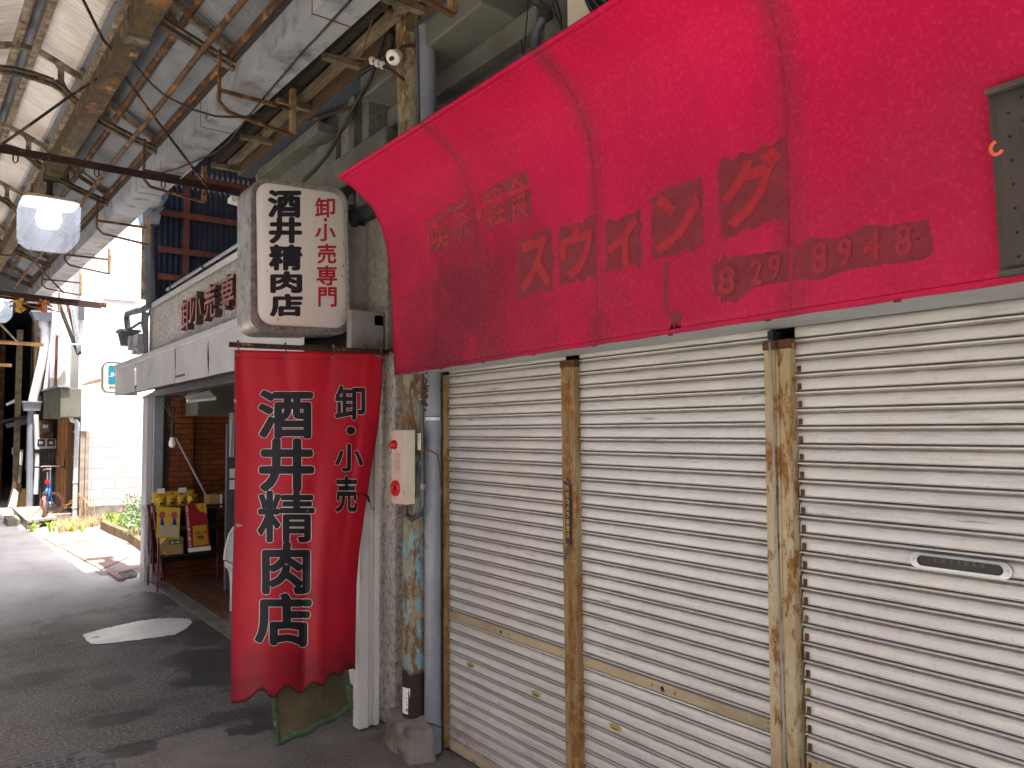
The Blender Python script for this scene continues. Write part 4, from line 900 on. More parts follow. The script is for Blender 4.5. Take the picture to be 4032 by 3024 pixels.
# copper letters on the pebbled wall
lt = T('wall_letters', 'raised copper characters on the pebbled fascia of the butcher shop', 'lettering', (1.88, 7.5, 2.8))
Z3 = lambda x, y: (x/2.212, 700+y/2.212)
for c, tl, br in (('卸', (1572, 1062), (1660, 1318)), ('小', (1668, 1010), (1748, 1252)), ('売', (1776, 952), (1872, 1212)), ('専', (1922, 872), (2032, 1132)), ('門', (2058, 780), (2170, 1085))):
    p, q = PX(*Z3(*tl), 1.835), PX(*Z3(*br), 1.835); zt_ = PX(Z3(*tl)[0], Z3(*br)[1], 1.835).z
    yy0, yy1, za, zb2 = p.y, q.y, PX(Z3(*br)[0], Z3(*br)[1]-0, 1.835).z, p.z
    zh_ = min(zb2-za, .30); zm = (za+zb2)/2
    o = MB(); extrude_glyph(o, c, (lambda yy0, yy1, zm, zh_: lambda s, t: Vector((1.835, yy0+(yy1-yy0)*s, zm-zh_/2+zh_*t)))(yy0, yy1, zm, zh_), (.062, 0, 0), .006)
    nf = len(glyph(c, .006)[1]); o.mi = [0]*nf+[1]*(len(o.f)-nf); o.build('letter', ['copper', 'copper_side'], lt, smooth=0)
# electrical pipes and boxes at the end of the wall
el = T('conduit_cluster', 'bundle of dark conduits, boxes and a grey funnel at the butcher shop corner', 'conduits', (1.85, 9.6, 2.6))
ZC = lambda x, y: PX(400+x/3.687, 1200+y/3.687, 1.85)
b = MB().tube([ZC(700, 10), ZC(600, 70), ZC(440, 110), ZC(375, 130), ZC(365, 200), ZC(385, 370)], .035, 12); b.build('fat_pipe', 'pvc_dark', el)
each(4, 'small_pipe', 'pvc_dark', el, lambda mb, i: mb.tube([ZC(600+24*i, 90+8*i), ZC(590+22*i, 300), ZC(610+18*i, 380), ZC(640+8*i, 700+10*i), ZC(560+20*i, 760)], .014, 8))
b = MB().tube([ZC(420, 350), ZC(560, 260)], .016, 8); b.build('cross_pipe', 'pvc_dark', el)
def tapered(mb, c, w0, d0, w1, d1, z0, z1, lip=.02):
    mb.hexa([(c.x-w0, c.y-d0, z0), (c.x+w0, c.y-d0, z0), (c.x+w0, c.y+d0, z0), (c.x-w0, c.y+d0, z0), (c.x-w1, c.y-d1, z1), (c.x+w1, c.y-d1, z1), (c.x+w1, c.y+d1, z1), (c.x-w1, c.y+d1, z1)])
    mb.box(c.x-w1-lip, c.x+w1+lip, c.y-d1-lip, c.y+d1+lip, z1, z1+.025)
q = ZC(385, 500); b = MB(); tapered(b, q, .07, .07, .10, .12, ZC(385, 600).z, ZC(385, 405).z); b.build('funnel', 'pvc_dark', el)
each(4, 'switch_box', 'grey_steel', el, lambda mb, i: (lambda c, w, h: mb.box(c.x-.05, c.x+.04, c.y-w, c.y+w, c.z-h, c.z+h))(ZC(*((555, 540), (460, 560), (520, 660), (580, 640))[i]), (.12, .06, .05, .05)[i], (.085, .085, .05, .05)[i]), bevel=.004)
# card sign at the far end of the canopy
jb = T('card_sign', 'cream rounded card payment sign with a blue emblem, half hidden by the canopy end', 'sign', (1.75, 11.0, 2.2))
JY = 10.95; ZJ = lambda x, y, yy=JY: PY(400+x/3.687, 1200+y/3.687, yy)
jc = [ZJ(12, 826), ZJ(400, 840), ZJ(400, 1290), ZJ(10, 1280)]
b = MB(); r0_ = rquad(jc, .075); n = len(r0_); r1_ = [p+Vector((0, .12, 0)) for p in r0_]; b.add(r0_+r1_, [(i, (i+1) % n, n+(i+1) % n, n+i) for i in range(n)]+[[n+i for i in range(n)]]); b.build('case', 'white_frame', jb, smooth=40)
b = MB(); rf = [p+Vector((0, -.004, 0)) for p in rquad([ZJ(26, 846), ZJ(388, 858), ZJ(388, 1270), ZJ(26, 1262)], .065)]; b.add(rf, [list(range(len(rf)))]); b.build('face', 'sign_cream', jb, smooth=0)
b = MB(); rf = [p+Vector((0, -.007, 0)) for p in rquad([ZJ(97, 884), ZJ(230, 884), ZJ(230, 1150), ZJ(93, 1152)], .02)]; b.add(rf, [list(range(len(rf)))]); b.build('emblem', 'teal', jb, smooth=0)
b = MB(); rf = [p+Vector((0, -.0065, 0)) for p in rquad([ZJ(236, 884), ZJ(300, 884), ZJ(300, 1150), ZJ(236, 1152)], .02)]; b.add(rf, [list(range(len(rf)))]); b.build('red_emblem', 'red_plastic', jb, smooth=0)
o = MB()
for c, x0 in (('J', 104), ('C', 190), ('B', 250)): put_glyph(o, c, boxfn(x0, x0+74, 985, 1044, lambda x, y: ZJ(x, y, JY-.0085)), .04)
o.build('white_letters', 'sign_cream', jb, smooth=0)
o = MB()
for c, x0 in (('J', 98), ('C', 150), ('B', 204)): put_glyph(o, c, boxfn(x0, x0+46, 1182, 1214, lambda x, y: ZJ(x, y, JY-.0065)), .05)
o.build('lettering', 'ink', jb, smooth=0)

# ---- goods and fittings inside the butcher's shop
FL = T('light_fixture', 'white fluorescent fixture with a tilted reflector under the butcher shop ceiling', 'light', (2.5, 8.3, 2.3))
LY = 8.4; zz = lambda x, y, yy=LY: PY(*z4(x, y), yy)
b = MB().add([zz(1205, 432), zz(1368, 394), zz(1410, 440), zz(1226, 462)], [(0, 1, 2, 3)]); b.build('reflector', 'sheet_white', FL, smooth=0, solid=.01)
b = MB().tube([zz(1222, 462), zz(1408, 444)], .022, 12); b.build('tube', 'paper', FL)
b = MB().tube([zz(1200, 416), zz(1200, 436), zz(1130, 470)], .01, 8); b.build('arm', 'pvc_dark', FL)
MB().box(zz(1195, 400).x-.03, zz(1195, 400).x+.03, LY-.03, LY+.03, zz(1195, 420).z, 2.32).build('ceiling_mount', 'pvc_dark', FL)
t = T('bulb_cord', 'white bulb hanging on a dark tangled cord before the brick tiles', 'bulb', (2.4, 9.0, 1.7))
by = 9.0
b = MB().tube([PY(*z4(x, y), by) for x, y in ((1100, 440), (1092, 470), (1110, 520), (1128, 560), (1130, 590))], .007, 8); b.build('cord', 'cable', t)
b = MB().tube([PY(*z4(1129, 588), by), PY(*z4(1129, 640), by), PY(*z4(1127, 700), by)], .022, 10, rs=[.016, .024, .018]); b.build('socket', 'cable', t)
p = PY(*z4(1127, 700), by); b = MB().lathe(p, (0, 0, -1), [(0, .022), (.02, .026), (.05, .036), (.08, .037), (.105, .026), (.115, .004)], 20); b.build('bulb', 'paper', t)
b = MB()
for i in range(5): b.tube([PY(*z4(1085+i*16, 436), by+.02), PY(*z4(1070+i*28, 480+i*12), by+.03), PY(*z4(1110+i*12, 560+i*6), by+.02)], .0035, 6)
b.build('tangle', 'cable_brown', t)
b = MB().tube([PY(*z4(1150, 705), 9.4), PY(*z4(1352, 1090), 9.0)], .011, 8); tag(b.build('leaning_pole', 'pvc_grey'), 'thin grey pole leaning diagonally across the brick tiled wall', 'pole')
# rack
RY = 9.0; rk = lambda x, y, yy=RY: PY(*z4(x, y), yy)
rack = T('goods_rack', 'dark red tubular display rack with wire shelves before the brick wall', 'rack', (2.3, 9.0, 0))
b = MB().tube([rk(1072, 1640, 8.9), rk(1030, 1370, 8.9), rk(1000, 1160, 8.9), rk(992, 1135, 8.9), rk(975, 1128, 9.0), rk(966, 1140, 9.15), rk(990, 1340, 9.2), rk(1005, 1600, 9.25)], .014, 8); b.build('side_frame', 'rack_red', rack)
b = MB().tube([rk(1000, 1590, 9.2), rk(1060, 1610, 8.9)], .01, 8); b.build('foot_bar', 'rack_red', rack)
z_s = [rk(1100, 1150).z, rk(1400, 1270).z, rk(1100, 1460).z]
for i, zs in enumerate(z_s):
    x0, x1 = rk(1010, 1200).x, rk(1470, 1200).x
    b = MB()
    for yy in (8.78, 9.28): b.tube([(x0, yy, zs), (x1, yy, zs)], .007, 6)
    for j in range(30): xx = x0+(x1-x0)*j/29; b.tube([(xx, 8.78, zs), (xx, 9.28, zs)], .003, 5)
    b.build('wire_shelf', 'shelf_dark', rack)
b = MB()
for x_ in (x0, x1):
    for yy in (8.80, 9.26): b.tube([(x_, yy, .02), (x_, yy, z_s[0]+.02)], .01, 8)
b.build('upright', 'rack_red', rack)
MB().box(x0+.02, x1-.02, 9.24, 9.26, .25, z_s[0]-.08).build('back_sheet', 'dark_void', rack)
def pouch(x0p, x1p, y0p, y1p, yy, label, mat='yellow'):
    a, c = rk(x0p, y0p, yy), rk(x1p, y1p, yy)
    t = T('pouch', label, 'food pouch', ((a.x+c.x)/2, yy, c.z), 'yellow food pouches on the rack'); zb = max(c.z, z_s[0]+.004)
    MB().grid(lambda s, t_: Vector((a.x+(c.x-a.x)*s, yy-.028*math.sin(s*math.pi)*math.sin(min(1, t_*1.1)*math.pi)**.6+.003*math.sin(s*21+t_*13), zb+(a.z-zb)*t_)), 14, 14).build('bag', mat, t, smooth=60, solid=.002)
    o = MB(); w = c.x-a.x; h = a.z-zb
    for i, ch in enumerate('カレー'): put_glyph(o, ch, (lambda i: lambda s, t_: Vector((a.x+w*(.2+.2*i+s*.18), yy-.034, zb+h*(.56+t_*.13))))(i), .01)
    o.box(a.x+w*.3, a.x+w*.7, yy-.034, yy-.0335, zb+h*.2, zb+h*.42)
    o.build('print', 'wood_brown', t, smooth=0)
for a in ((998, 1060, 1056, 1150, 9.14, 'leftmost tall yellow pouch at the back of the rack'), (1062, 1130, 1054, 1150, 9.15, 'yellow pouch at the back below the first white price card'), (1132, 1196, 1050, 1150, 9.14, 'yellow pouch at the back under the second white price card'), (1200, 1266, 1046, 1150, 9.15, 'rightmost tall yellow pouch at the back of the rack'),
          (1022, 1084, 1080, 1158, 8.93, 'front yellow pouch nearest the red rack frame'), (1090, 1152, 1078, 1156, 8.94, 'front yellow pouch with a pale dish printed low, second from the frame'), (1158, 1216, 1078, 1152, 8.93, 'front yellow pouch standing beside the shiny one'), (1222, 1290, 1072, 1150, 8.92, 'shiny creased golden pouch at the right end of the front row', 'gold_foil')):
    pouch(*a)
for i, (x0p, x1p) in enumerate(((1026, 1076), (1166, 1216))):
    a, c = rk(x0p, 1036-i*6, 9.08), rk(x1p, 1066-i*6, 9.08); t = MB().box(a.x, c.x, 9.08, 9.083, c.z, a.z).build('price_card', 'paper', smooth=0)
    tag(t, ('white price card over the left pouches', 'white price card over the right pouches')[i], 'price card', 'price cards on the rack')
# calendar poster with two vases of flowers
PYY = 8.74
cal = T('calendar_poster', 'yellow calendar poster with two blue vases of pink flowers hung on the rack', 'poster', (2.3, PYY, .5))
pp = lambda x, y, d=0.: PY(*z4(x, y), PYY-d)
MB().add([pp(1026, 1152), pp(1178, 1160), pp(1171, 1362), pp(1022, 1358)], [(0, 1, 2, 3)]).build('sheet', 'calendar_yellow', cal, smooth=0, solid=.002)
b = MB()
for r_ in range(4):
    for c_ in range(3):
        x = 1040+c_*42; y = 1274+r_*19; b.add([pp(x, y, .003), pp(x+38, y+1, .003), pp(x+38, y+17, .003), pp(x, y+16, .003)], [(0, 1, 2, 3)])
b.build('month_grid', 'faded_white', cal, smooth=0)
for vx in (1060, 1140):
    b = MB().add([pp(vx-8, 1228, .003), pp(vx+6, 1228, .003), pp(vx+10, 1246, .003), pp(vx+15, 1276, .003), pp(vx-15, 1276, .003), pp(vx-11, 1246, .003)], [(0, 1, 2, 3, 4, 5)]); b.build('vase', 'blue_ink', cal, smooth=0)
    b = MB()
    for j in range(9):
        a = j*.7; x, y = vx+16*math.cos(a)*(j > 0), 1208+15*math.sin(a)*(j > 0); b.add([pp(x+8*math.cos(q*.9), y+8*math.sin(q*.9), .0035) for q in range(7)], [list(range(7))])
    b.build('flowers', 'pink_ink', cal, smooth=0)
# curry poster
cur = T('curry_poster', 'red curry poster with white vertical lettering and a yellow packet picture', 'poster', (2.6, PYY, .4))
MB().add([pp(1208, 1142), pp(1345, 1126), pp(1374, 1408), pp(1226, 1424)], [(0, 1, 2, 3)]).build('sheet', 'red_poster', cur, smooth=0, solid=.002)
MB().add([pp(1226, 1425), pp(1374, 1409), pp(1378, 1436), pp(1232, 1452)], [(0, 1, 2, 3)]).build('lower_margin', 'paper', cur, smooth=0, solid=.002)
b = MB().add([pp(1280, 1135, .003), pp(1345, 1128, .003), pp(1352, 1190, .003), pp(1345, 1198, .003), pp(1338, 1190, .003), pp(1310, 1185, .003), pp(1290, 1165, .003)], [list(range(7))]); b.build('balloon', 'yellow', cur, smooth=0)
b = MB().add([pp(1258, 1280, .003), pp(1348, 1270, .003), pp(1362, 1398, .003), pp(1264, 1410, .003)], [(0, 1, 2, 3)]); b.build('packet_picture', 'yellow_deep', cur, smooth=0)
o = MB()
for i, c in enumerate('お肉屋さんの特製ビーフカレーです。'): put_glyph(o, c, boxfn(1213+i*1.35, 1228+i*1.35, 1147+i*16, 1161+i*16, lambda x, y: pp(x, y, .004)), .02)
o.build('lettering', 'paper', cur, smooth=0)
o = MB()
for i, c in enumerate('ゴメン'): put_glyph(o, c, boxfn(1312, 1328, 1140+i*15, 1153+i*15, lambda x, y: pp(x, y, .004)), .02)
for i, c in enumerate('ビーフカレー'): put_glyph(o, c, boxfn(1276+i*12, 1287+i*12, 1318-i*1.4, 1334-i*1.4, lambda x, y: pp(x, y, .004)), .02)
b = MB().add([pp(1310+26*math.cos(a), 1352+13*math.sin(a), .004) for a in [i*.449 for i in range(14)]], [list(range(14))]); o.add(b.v, b.f)
o.build('small_print', 'wood_brown', cur, smooth=0)
# soup carton
BYY = 8.86; bp = lambda x, y: PY(*z4(x, y), BYY)
a, c = bp(1086, 1362), bp(1196, 1440); sb = T('soup_carton', 'open brown soup carton with a green label on the lower shelf', 'carton', ((a.x+c.x)/2, 8.9, z_s[2]))
b = MB(); b.box(a.x, c.x, BYY, 9.2, z_s[2]+.004, a.z); b.build('box', 'cardboard', sb)
MB().add([bp(1086, 1362), bp(1090, 1440), bp(1052, 1472), bp(1044, 1404)], [(0, 1, 2, 3)]).build('flap', 'cardboard', sb, smooth=0, solid=.003)
b = MB(); rf = [p+Vector((0, -.003, 0)) for p in rquad([bp(1102, 1376), bp(1188, 1370), bp(1188, 1396), bp(1102, 1402)], .02)]; b.add(rf, [list(range(len(rf)))]); gl_ = b.build('label', 'green_ink', sb, smooth=0)
o = MB()
for i, ch in enumerate('コーンスープ'): put_glyph(o, ch, boxfn(1110+i*12, 1120+i*12, 1382-i*.8, 1394-i*.8, lambda x, y: bp(x, y)+Vector((0, -.005, 0))), .02)
o.build('lettering', 'paper', sb, smooth=0)
# small things on the right of the rack
a, c = rk(1366, 1080, 8.9), rk(1450, 1130, 8.9); t = T('paper_box', 'small white box of slips on the right end of the rack', 'box', ((a.x+c.x)/2, 8.9, c.z))
MB().box(a.x, c.x-.02, 8.9, 9.1, z_s[0]+.005, a.z).build('box', 'cardboard', t); MB().box(a.x+.12, c.x, 8.893, 8.899, z_s[0]-.04, a.z+.01).build('slip', 'paper', t)
b = MB().grid(lambda s, t_: PY(*z4(905+75*s+12*math.sin(t_*5+s*3)-20*t_*s+t_*52*(1-s), 1150+(445-60*s)*t_), 9.3-.03*math.sin(s*9)-.05*s), 16, 30)
tag(b.build('plastic_sheet', 'film', smooth=80), 'translucent grey plastic sheet draped over the rack end beside the pillar', 'plastic sheet')
b = MB().grid(lambda s, t_: PY(*z4(1497+33*s, 540+290*t_), 7.4+.03*math.sin(s*7+t_*3)), 8, 12); tag(b.build('hanging_film', 'film', smooth=80), 'strip of clear plastic film hanging beside the red banner', 'plastic film')
t = T('cold_cabinet', 'tall pale cabinet with paper notices in the shop shadow beside the banner', 'cabinet', (3, 8.2, 0))
a = PY(*z4(1487, 610), 8.4); MB().box(a.x, a.x+.9, 8.4, 8.46, .02, a.z).build('body', 'pvc_dark', t)
each(2, 'notice', 'paper', t, lambda mb, i: (lambda p, q: mb.box(p.x, q.x+.1, 8.392, 8.397, q.z, p.z))(PY(*z4(1500, 905+75*i), 8.392), PY(*z4(1522, 965+75*i), 8.392)))
sh = T('showcase', 'curved grey and white chilled showcase behind the hanging banner', 'showcase', (2.3, 5.6, 0))
ye_ = PX(886, 2215, 2.2).y; prf = [PY(*z4(x, y), ye_) for x, y in ((1560, 1268), (1530, 1292), (1506, 1330), (1488, 1390), (1476, 1450), (1471, 1500))]
low = [PY(*z4(x, y), ye_) for x, y in ((1466, 1510), (1466, 1545), (1486, 1560), (1496, 1590), (1500, 1640), (1502, 1670))]
bk = Vector((prf[0].x+.6, ye_, prf[0].z))
MB().prism(prf+[Vector((bk.x, ye_, prf[-1].z)), bk], (0, 4.6-ye_, 0)).build('glass_hood', 'grey_steel', sh, smooth=50)
MB().prism(low+[Vector((low[-1].x, ye_, .02)), Vector((bk.x, ye_, .02)), Vector((bk.x, ye_, low[0].z))], (0, 4.6-ye_, 0)).build('base', 'white_frame', sh, smooth=50)
b = MB(); b.tube([p+Vector((-.004, .004, 0)) for p in prf], .014, 8); b.build('end_trim', 'white_frame', sh)

# ================================================================== NAVY SHEET WALL, RAINHEAD, UPPER WALL of the butcher's shop
nv = T('navy_wall', 'dark navy corrugated metal wall with red oxide framing above the butcher shop', 'wall', (3, 9.5, 3.1))
zt_ = PY(850, 612, 9.5).z
b = MB(); wall_rib(b, (1.98, 9.52, 0), (5, 9.52, 0), 3.08, zt_, .063, .010, (0, 1, 0)); b.build('sheet', 'navy_sheet', nv, smooth=60)
b = MB(); wall_rib(b, (1.98, 9.9, 0), (1.98, 9.52, 0), 3.08, zt_, .063, .010, (1, 0, 0)); b.build('side_sheet', 'navy_sheet', nv, smooth=60)
NW = lambda x, y: PY(x, y, 9.48)
for x in (732, 1010): p = NW(x, 1000); MB().box(p.x-.03, p.x+.03, 9.46, 9.508, 3.1, zt_).build('stud', 'redlead', nv)
for y in (700, 852, 995, 1100): p = NW(732, y); MB().box(1.98, 5, 9.44, 9.457, p.z-.035, p.z+.035).build('rail', 'redlead', nv)
MB().box(1.96, 5, 9.45, 9.56, zt_, zt_+.07).build('top_plate', 'redlead', nv)
rh = T('rain_hopper', 'grey plastic rain hopper and downpipe strapped to a rusty post above the shop', 'rain hopper', (1.9, 9.75, 3.1))
RX = 1.9; q = PX(588, 850, RX)
b = MB(); tapered(b, Vector((q.x, q.y, 0)), .085, .10, .11, .15, PX(588, 885, RX).z, PX(588, 828, RX).z, .012); b.build('hopper', 'pvc_grey', rh)
b = MB().tube([PX(588, 885, RX), PX(588, 1000, RX), PX(594, 1200, RX)], .055, 16); b.build('pipe', 'pvc_dark', rh)
b = MB().tube([PX(527, 757, RX), PX(560, 780, RX), PX(590, 800, RX), PX(590, 830, RX)], .05, 14); b.tube([PX(640, 720, RX), PX(645, 770, RX), PX(628, 795, RX), PX(600, 806, RX), PX(598, 830, RX)], .05, 14); b.build('branch', 'pvc_grey', rh)
b = MB().tube([PX(578, 640, RX), PX(578, 780, RX), PX(572, 1180, RX+.05)], .05, 12); b.build('post', 'flaky', rh)
each(3, 'strap', 'pvc_dark', rh, lambda mb, i: mb.bar(PX(565, 750+8*i+10*(i > 1), RX-.05), PX(640, 754+8*i+10*(i > 1), RX-.05), .02, .04))
uw = T('upper_wall', 'stained rendered upper wall with a small hood between the signboard and the roof eaves', 'wall', (2.3, 5.8, 3.2))
MB().box(2.26, 2.5, 4.62, 6.9, 3.08, 4.10).build('render', 'stucco_grey', uw)
MB().box(2.10, 2.262, 5.10, 6.4, 3.82, 3.90).build('hood', 'slab_render', uw, bevel=.008)
MB().box(2.22, 2.262, 5.06, 6.2, 3.30, 3.815).build('lower_band', 'slab_render', uw, bevel=.006)
MB().box(2.20, 2.262, 4.72, 4.80, 3.2, 4.05).build('post', 'slab_render', uw)
b = MB().tube([(2.20, 4.75, 3.9), (2.08, 5.2, 3.93)], .012, 8); b.build('rusty_rod', 'rust_dark', uw)
# pent eaves right of the gutter
ev = T('pent_eaves', 'dark corrugated pent eaves with timber beams between the gutter and the walls', 'eaves', (2.0, 6, 4))
b = MB(); b.grid(lambda s, t: Vector((A(1.83, -3+9.9*s, 0).x*(1-t)+2.46*t, -3+9.9*s, 4.075+.12*t+.007*math.cos(2*math.pi*s*9.9/.063))), 950, 3); b.build('sheet', 'dark_sheet', ev, smooth=60)
for nm, x, z, w, h, mt_ in (('beam', 1.885, 4.05, .05, .07, 'timber_dark'), ('beam', 2.01, 4.055, .05, .06, 'wood_old'), ('board', 2.085, 4.03, .02, .12, 'wood_brown'), ('board', 2.15, 4.02, .10, .10, 'slate_board')):
    MB().box(x-w/2, x+w/2, 2.6, 6.85, z-h/2, z+h/2).build(nm, mt_, ev, bevel=.003)
MB().box(1.42, 5.6, 6.2, 9.40, 5.02, 5.08).build('shade_roof', 'dark_sheet', ev)  # roof slab added and widened to keep sun off the navy wall and street
each(5, 'cross_tie', 'wood_old', ev, lambda mb, i: mb.box(1.83, 2.2, 3.55+i*.8, 3.60+i*.8, 3.985, 4.02))

# ================================================================== ARCADE ROOF
UC = .68                                                        # ridge line
def roof_z(u):
    d = abs(u-UC); P = [(0, 3.04), (.06, 3.03), (.365, 2.885), (.65, 2.655), (.94, 2.475), (1.06, 2.42)]
    for (a, za), (b_, zb2) in zip(P, P[1:]):
        if d <= b_: return CAMH+za+(zb2-za)*(d-a)/(b_-a)
    return CAMH+P[-1][1]
def corr(mb, u0, u1, v0, v1, pitch, amp, off=0., nu=6):
    n = int((v1-v0)/pitch*6)
    mb.grid(lambda s, t: A(u0+(u1-u0)*t, v0+(v1-v0)*s, roof_z(u0+(u1-u0)*t)+off+amp*math.cos(2*math.pi*(v1-v0)*s/pitch)), n, nu)
for i, (v0, v1) in enumerate(((-2.0, 4.9), (4.9, 14.4))):
    for sgn_, nm in ((1, 'street right'), (-1, 'street left')):
        ua, ub = UC+sgn_*.06, UC+sgn_*.37
        b = MB(); corr(b, ua, ub, v0, v1, .05, .006); t = b.build('skylight_sheet', 'skylight', smooth=60)
        tag(t, 'milky corrugated skylight strip %s the ridge, %s the lamp' % (('right of', 'left of')[sgn_ < 0], ('nearer than', 'around')[i]), 'skylight', 'corrugated skylight strips')
for sgn_ in (1, -1):
    t = T('metal_roof_sheet', ('grey corrugated roof slope on the shop side above the white gutter', 'grey corrugated roof slope beyond the ridge, left of the skylight')[sgn_ < 0], 'roof', A(UC+sgn_*.7, 6, 4.2))
    ve = [-2.0, 1.1, 3.0, 4.9, 6.8, 8.7, 10.6, 12.5, 14.4]
    for i in range(len(ve)-1):
        b = MB(); corr(b, UC+sgn_*.345, UC+sgn_*1.08, ve[i]-.03, ve[i+1]+.03, .034, .0055, .012+.006*(i % 2), 9); b.build('sheet', 'metal_sheet', t, smooth=60)
t = T('far_roof_sheet', 'dark corrugated roof over the far shadowed end of the alley', 'roof', A(UC, 20, 4.4))
b = MB(); corr(b, UC-1.1, UC+1.1, 14.4, 34, .08, .01, 0, 12); b.build('sheet', 'dark_sheet', t, smooth=60)
b = MB(); b.grid(lambda s, t: A(UC+.075*math.cos(math.pi*(1-t)), -2+16.4*s, CAMH+3.03+.045*math.sin(math.pi*t)), 10, 8); tag(b.build('ridge_cap', 'metal_sheet', smooth=60), 'smooth half round metal cap along the roof ridge', 'ridge cap')
def vbar(name, mat, label, cat, u, zr, w, h, v0, v1, group=None, tube=False, wob=0.):
    b = MB()
    if tube: b.tube([A(u+wob*math.sin(v*2.3), v, CAMH+zr+wob*math.sin(v*3.1)) for v in [v0+(v1-v0)*i/24 for i in range(25)]], w/2, 12)
    else: b.bar(A(u, v0, CAMH+zr), A(u, v1, CAMH+zr), w, h)
    return tag(b.build(name, mat, bevel=0 if tube else .004), label, cat, group)
PG = 'roof purlins'
vbar('purlin', 'flaky', 'flaky cream purlin just left of the ridge', 'purlin', .622, 2.965, .05, .05, -2, 14.4, PG)
vbar('purlin', 'flaky', 'flaky cream purlin just right of the ridge', 'purlin', .742, 2.955, .05, .05, -2, 14.4, PG)
vbar('purlin', 'flaky', 'badly peeling white purlin beside the skylight edge', 'purlin', 1.10, 2.80, .06, .05, -2, 14.4, PG)
vbar('purlin', 'rust_pipe', 'orange rusty pipe purlin between the big beam and the gutter', 'purlin', 1.335, 2.592, .048, .05, -2, 14.4, PG, True)
vbar('purlin', 'rust_pipe', 'orange brown edge purlin directly above the white gutter', 'purlin', 1.615, 2.42, .05, .05, -2, 14.4, PG)
vbar('hung_pipe', 'rust_pipe', 'long thin rusty pipe hung below the arches parallel to the gutter', 'pipe', 1.375, 2.30, .036, .05, -2, 14.4, None, True, .004)
b = MB()
def beamrough(s, t):                                            # big beam: box with battered, slightly wavy faces
    c = [(-.056, 0), (.056, 0), (.056, .16), (-.056, .16), (-.056, 0)]; f = t*4; i = min(3, int(f)); q = f-i
    du = c[i][0]+(c[i+1][0]-c[i][0])*q; dz = c[i][1]+(c[i+1][1]-c[i][1])*q; v = -2+16.4*s
    k = .004*MN.noise(Vector((v*6, du*20, dz*20)))
    return A(1.052+du+k, v, CAMH+2.35+dz+k)
b.grid(beamrough, 260, 16); bb = T('box_beam', 'big battered yellow brown box beam running along the alley below the roof', 'beam', A(1.05, 6, CAMH+2.35)); b.build('body', 'beam_yellow', bb, smooth=40)
each(5, 'splice_plate', 'arch_paint', bb, lambda mb, i: mb.bar(A(1.052, (2.2, 4.85, 8.18, 9.0, 12)[i], CAMH+2.43), A(1.052, (2.32, 4.95, 8.32, 9.1, 12.12)[i], CAMH+2.43), .13, .19))
# arches
CHORD = [(1.64, 2.355), (1.42, 2.425), (1.21, 2.50), (1.08, 2.575), (1.0, 2.63), (.93, 2.695), (.87, 2.728), (.75, 2.745), (.61, 2.745), (.49, 2.728), (.43, 2.695), (.36, 2.63), (.28, 2.575), (.15, 2.50), (-.06, 2.425), (-.28, 2.355)]
TOPC = [(1.66, 2.43), (1.34, 2.60), (1.03, 2.835), (.88, 2.905), (.77, 2.945), (.68, 2.952), (.59, 2.945), (.48, 2.905), (.33, 2.835), (.02, 2.60), (-.30, 2.43)]
def arch(v, label):
    t = T('roof_arch', label, 'roof truss', A(UC, v, CAMH+2.4), 'roof arches across the alley')
    def run(mb, P, w, h):
        for (a, za), (c, zc) in zip(P, P[1:]): mb.bar(A(a, v, CAMH+za), A(c+(c-a)*.02, v, CAMH+zc+(zc-za)*.02), w, h)
    b = MB(); run(b, CHORD, .045, .06); b.build('lower_chord', 'arch_paint', t)
    b = MB(); run(b, CHORD, .075, .008); b.build('flange', 'flaky', t)
    b = MB(); run(b, TOPC, .04, .04); b.build('upper_chord', 'flaky', t)
    def strut(mb, i):
        u = (.92, .44, 1.25, .11)[i]; zl = {0: 2.70, 1: 2.70, 2: 2.49, 3: 2.49}[i]; zu = roof_z(u)-CAMH-.05
        mb.prism([A(u-.05, v-.012, CAMH+zl), A(u+.05, v-.012, CAMH+zl), A(u+.022, v-.012, CAMH+zl+.06), A(u+.022, v-.012, CAMH+zu-.05), A(u+.05, v-.012, CAMH+zu), A(u-.05, v-.012, CAMH+zu), A(u-.022, v-.012, CAMH+zu-.05), A(u-.022, v-.012, CAMH+zl+.06)], AV*.024)
    each(4, 'strut', 'flaky', t, strut)
    b = MB().bar(A(1.60, v, CAMH+2.39), A(1.80, v, CAMH+2.37), .05, .11); b.build('end_gusset', 'rust_pipe', t)
    return t
HANG = [(866, 208), (862, 398), (896, 440), (1155, 535)]
def hanger(v, label):
    t = T('gutter_hanger', label, 'bracket', A(1.66, v, CAMH+2.2), 'rusty gutter hangers'); dv = v-4.84
    P = [PV(x, y, 4.84)+AV*dv for x, y in HANG]
    b = MB(); b.bar(P[0]+Vector((0, 0, .02)), P[1], .030, .018); b.bar(P[1], P[2], .026, .016); b.bar(P[2], P[3], .028, .016); b.build('bent_bar', 'rust_pipe', t)
    q0, q1 = PV(868, 356, 4.84)+AV*dv, PV(1142, 428, 4.84)+AV*dv
    b = MB(); b.bar(q0, q1, .022, .022); b.build('cross_bar', 'rust_pipe', t)
    q0, q1 = PV(1152, 352, 4.84)+AV*dv, PV(1152, 530, 4.84)+AV*dv
    b = MB(); b.bar(q0, q1, .05, .03); b.build('upright', 'rust_bar', t)
    return t
names = ['arch nearest the viewer', 'arch whose end sits over the rusty column side', 'arch crossing at the top left, before the lit lamp', 'second arch before the lit lamp', 'arch just beyond the lit lamp', 'arch second beyond the lit lamp', 'arch third beyond the lit lamp', 'farthest arch before the dark end']
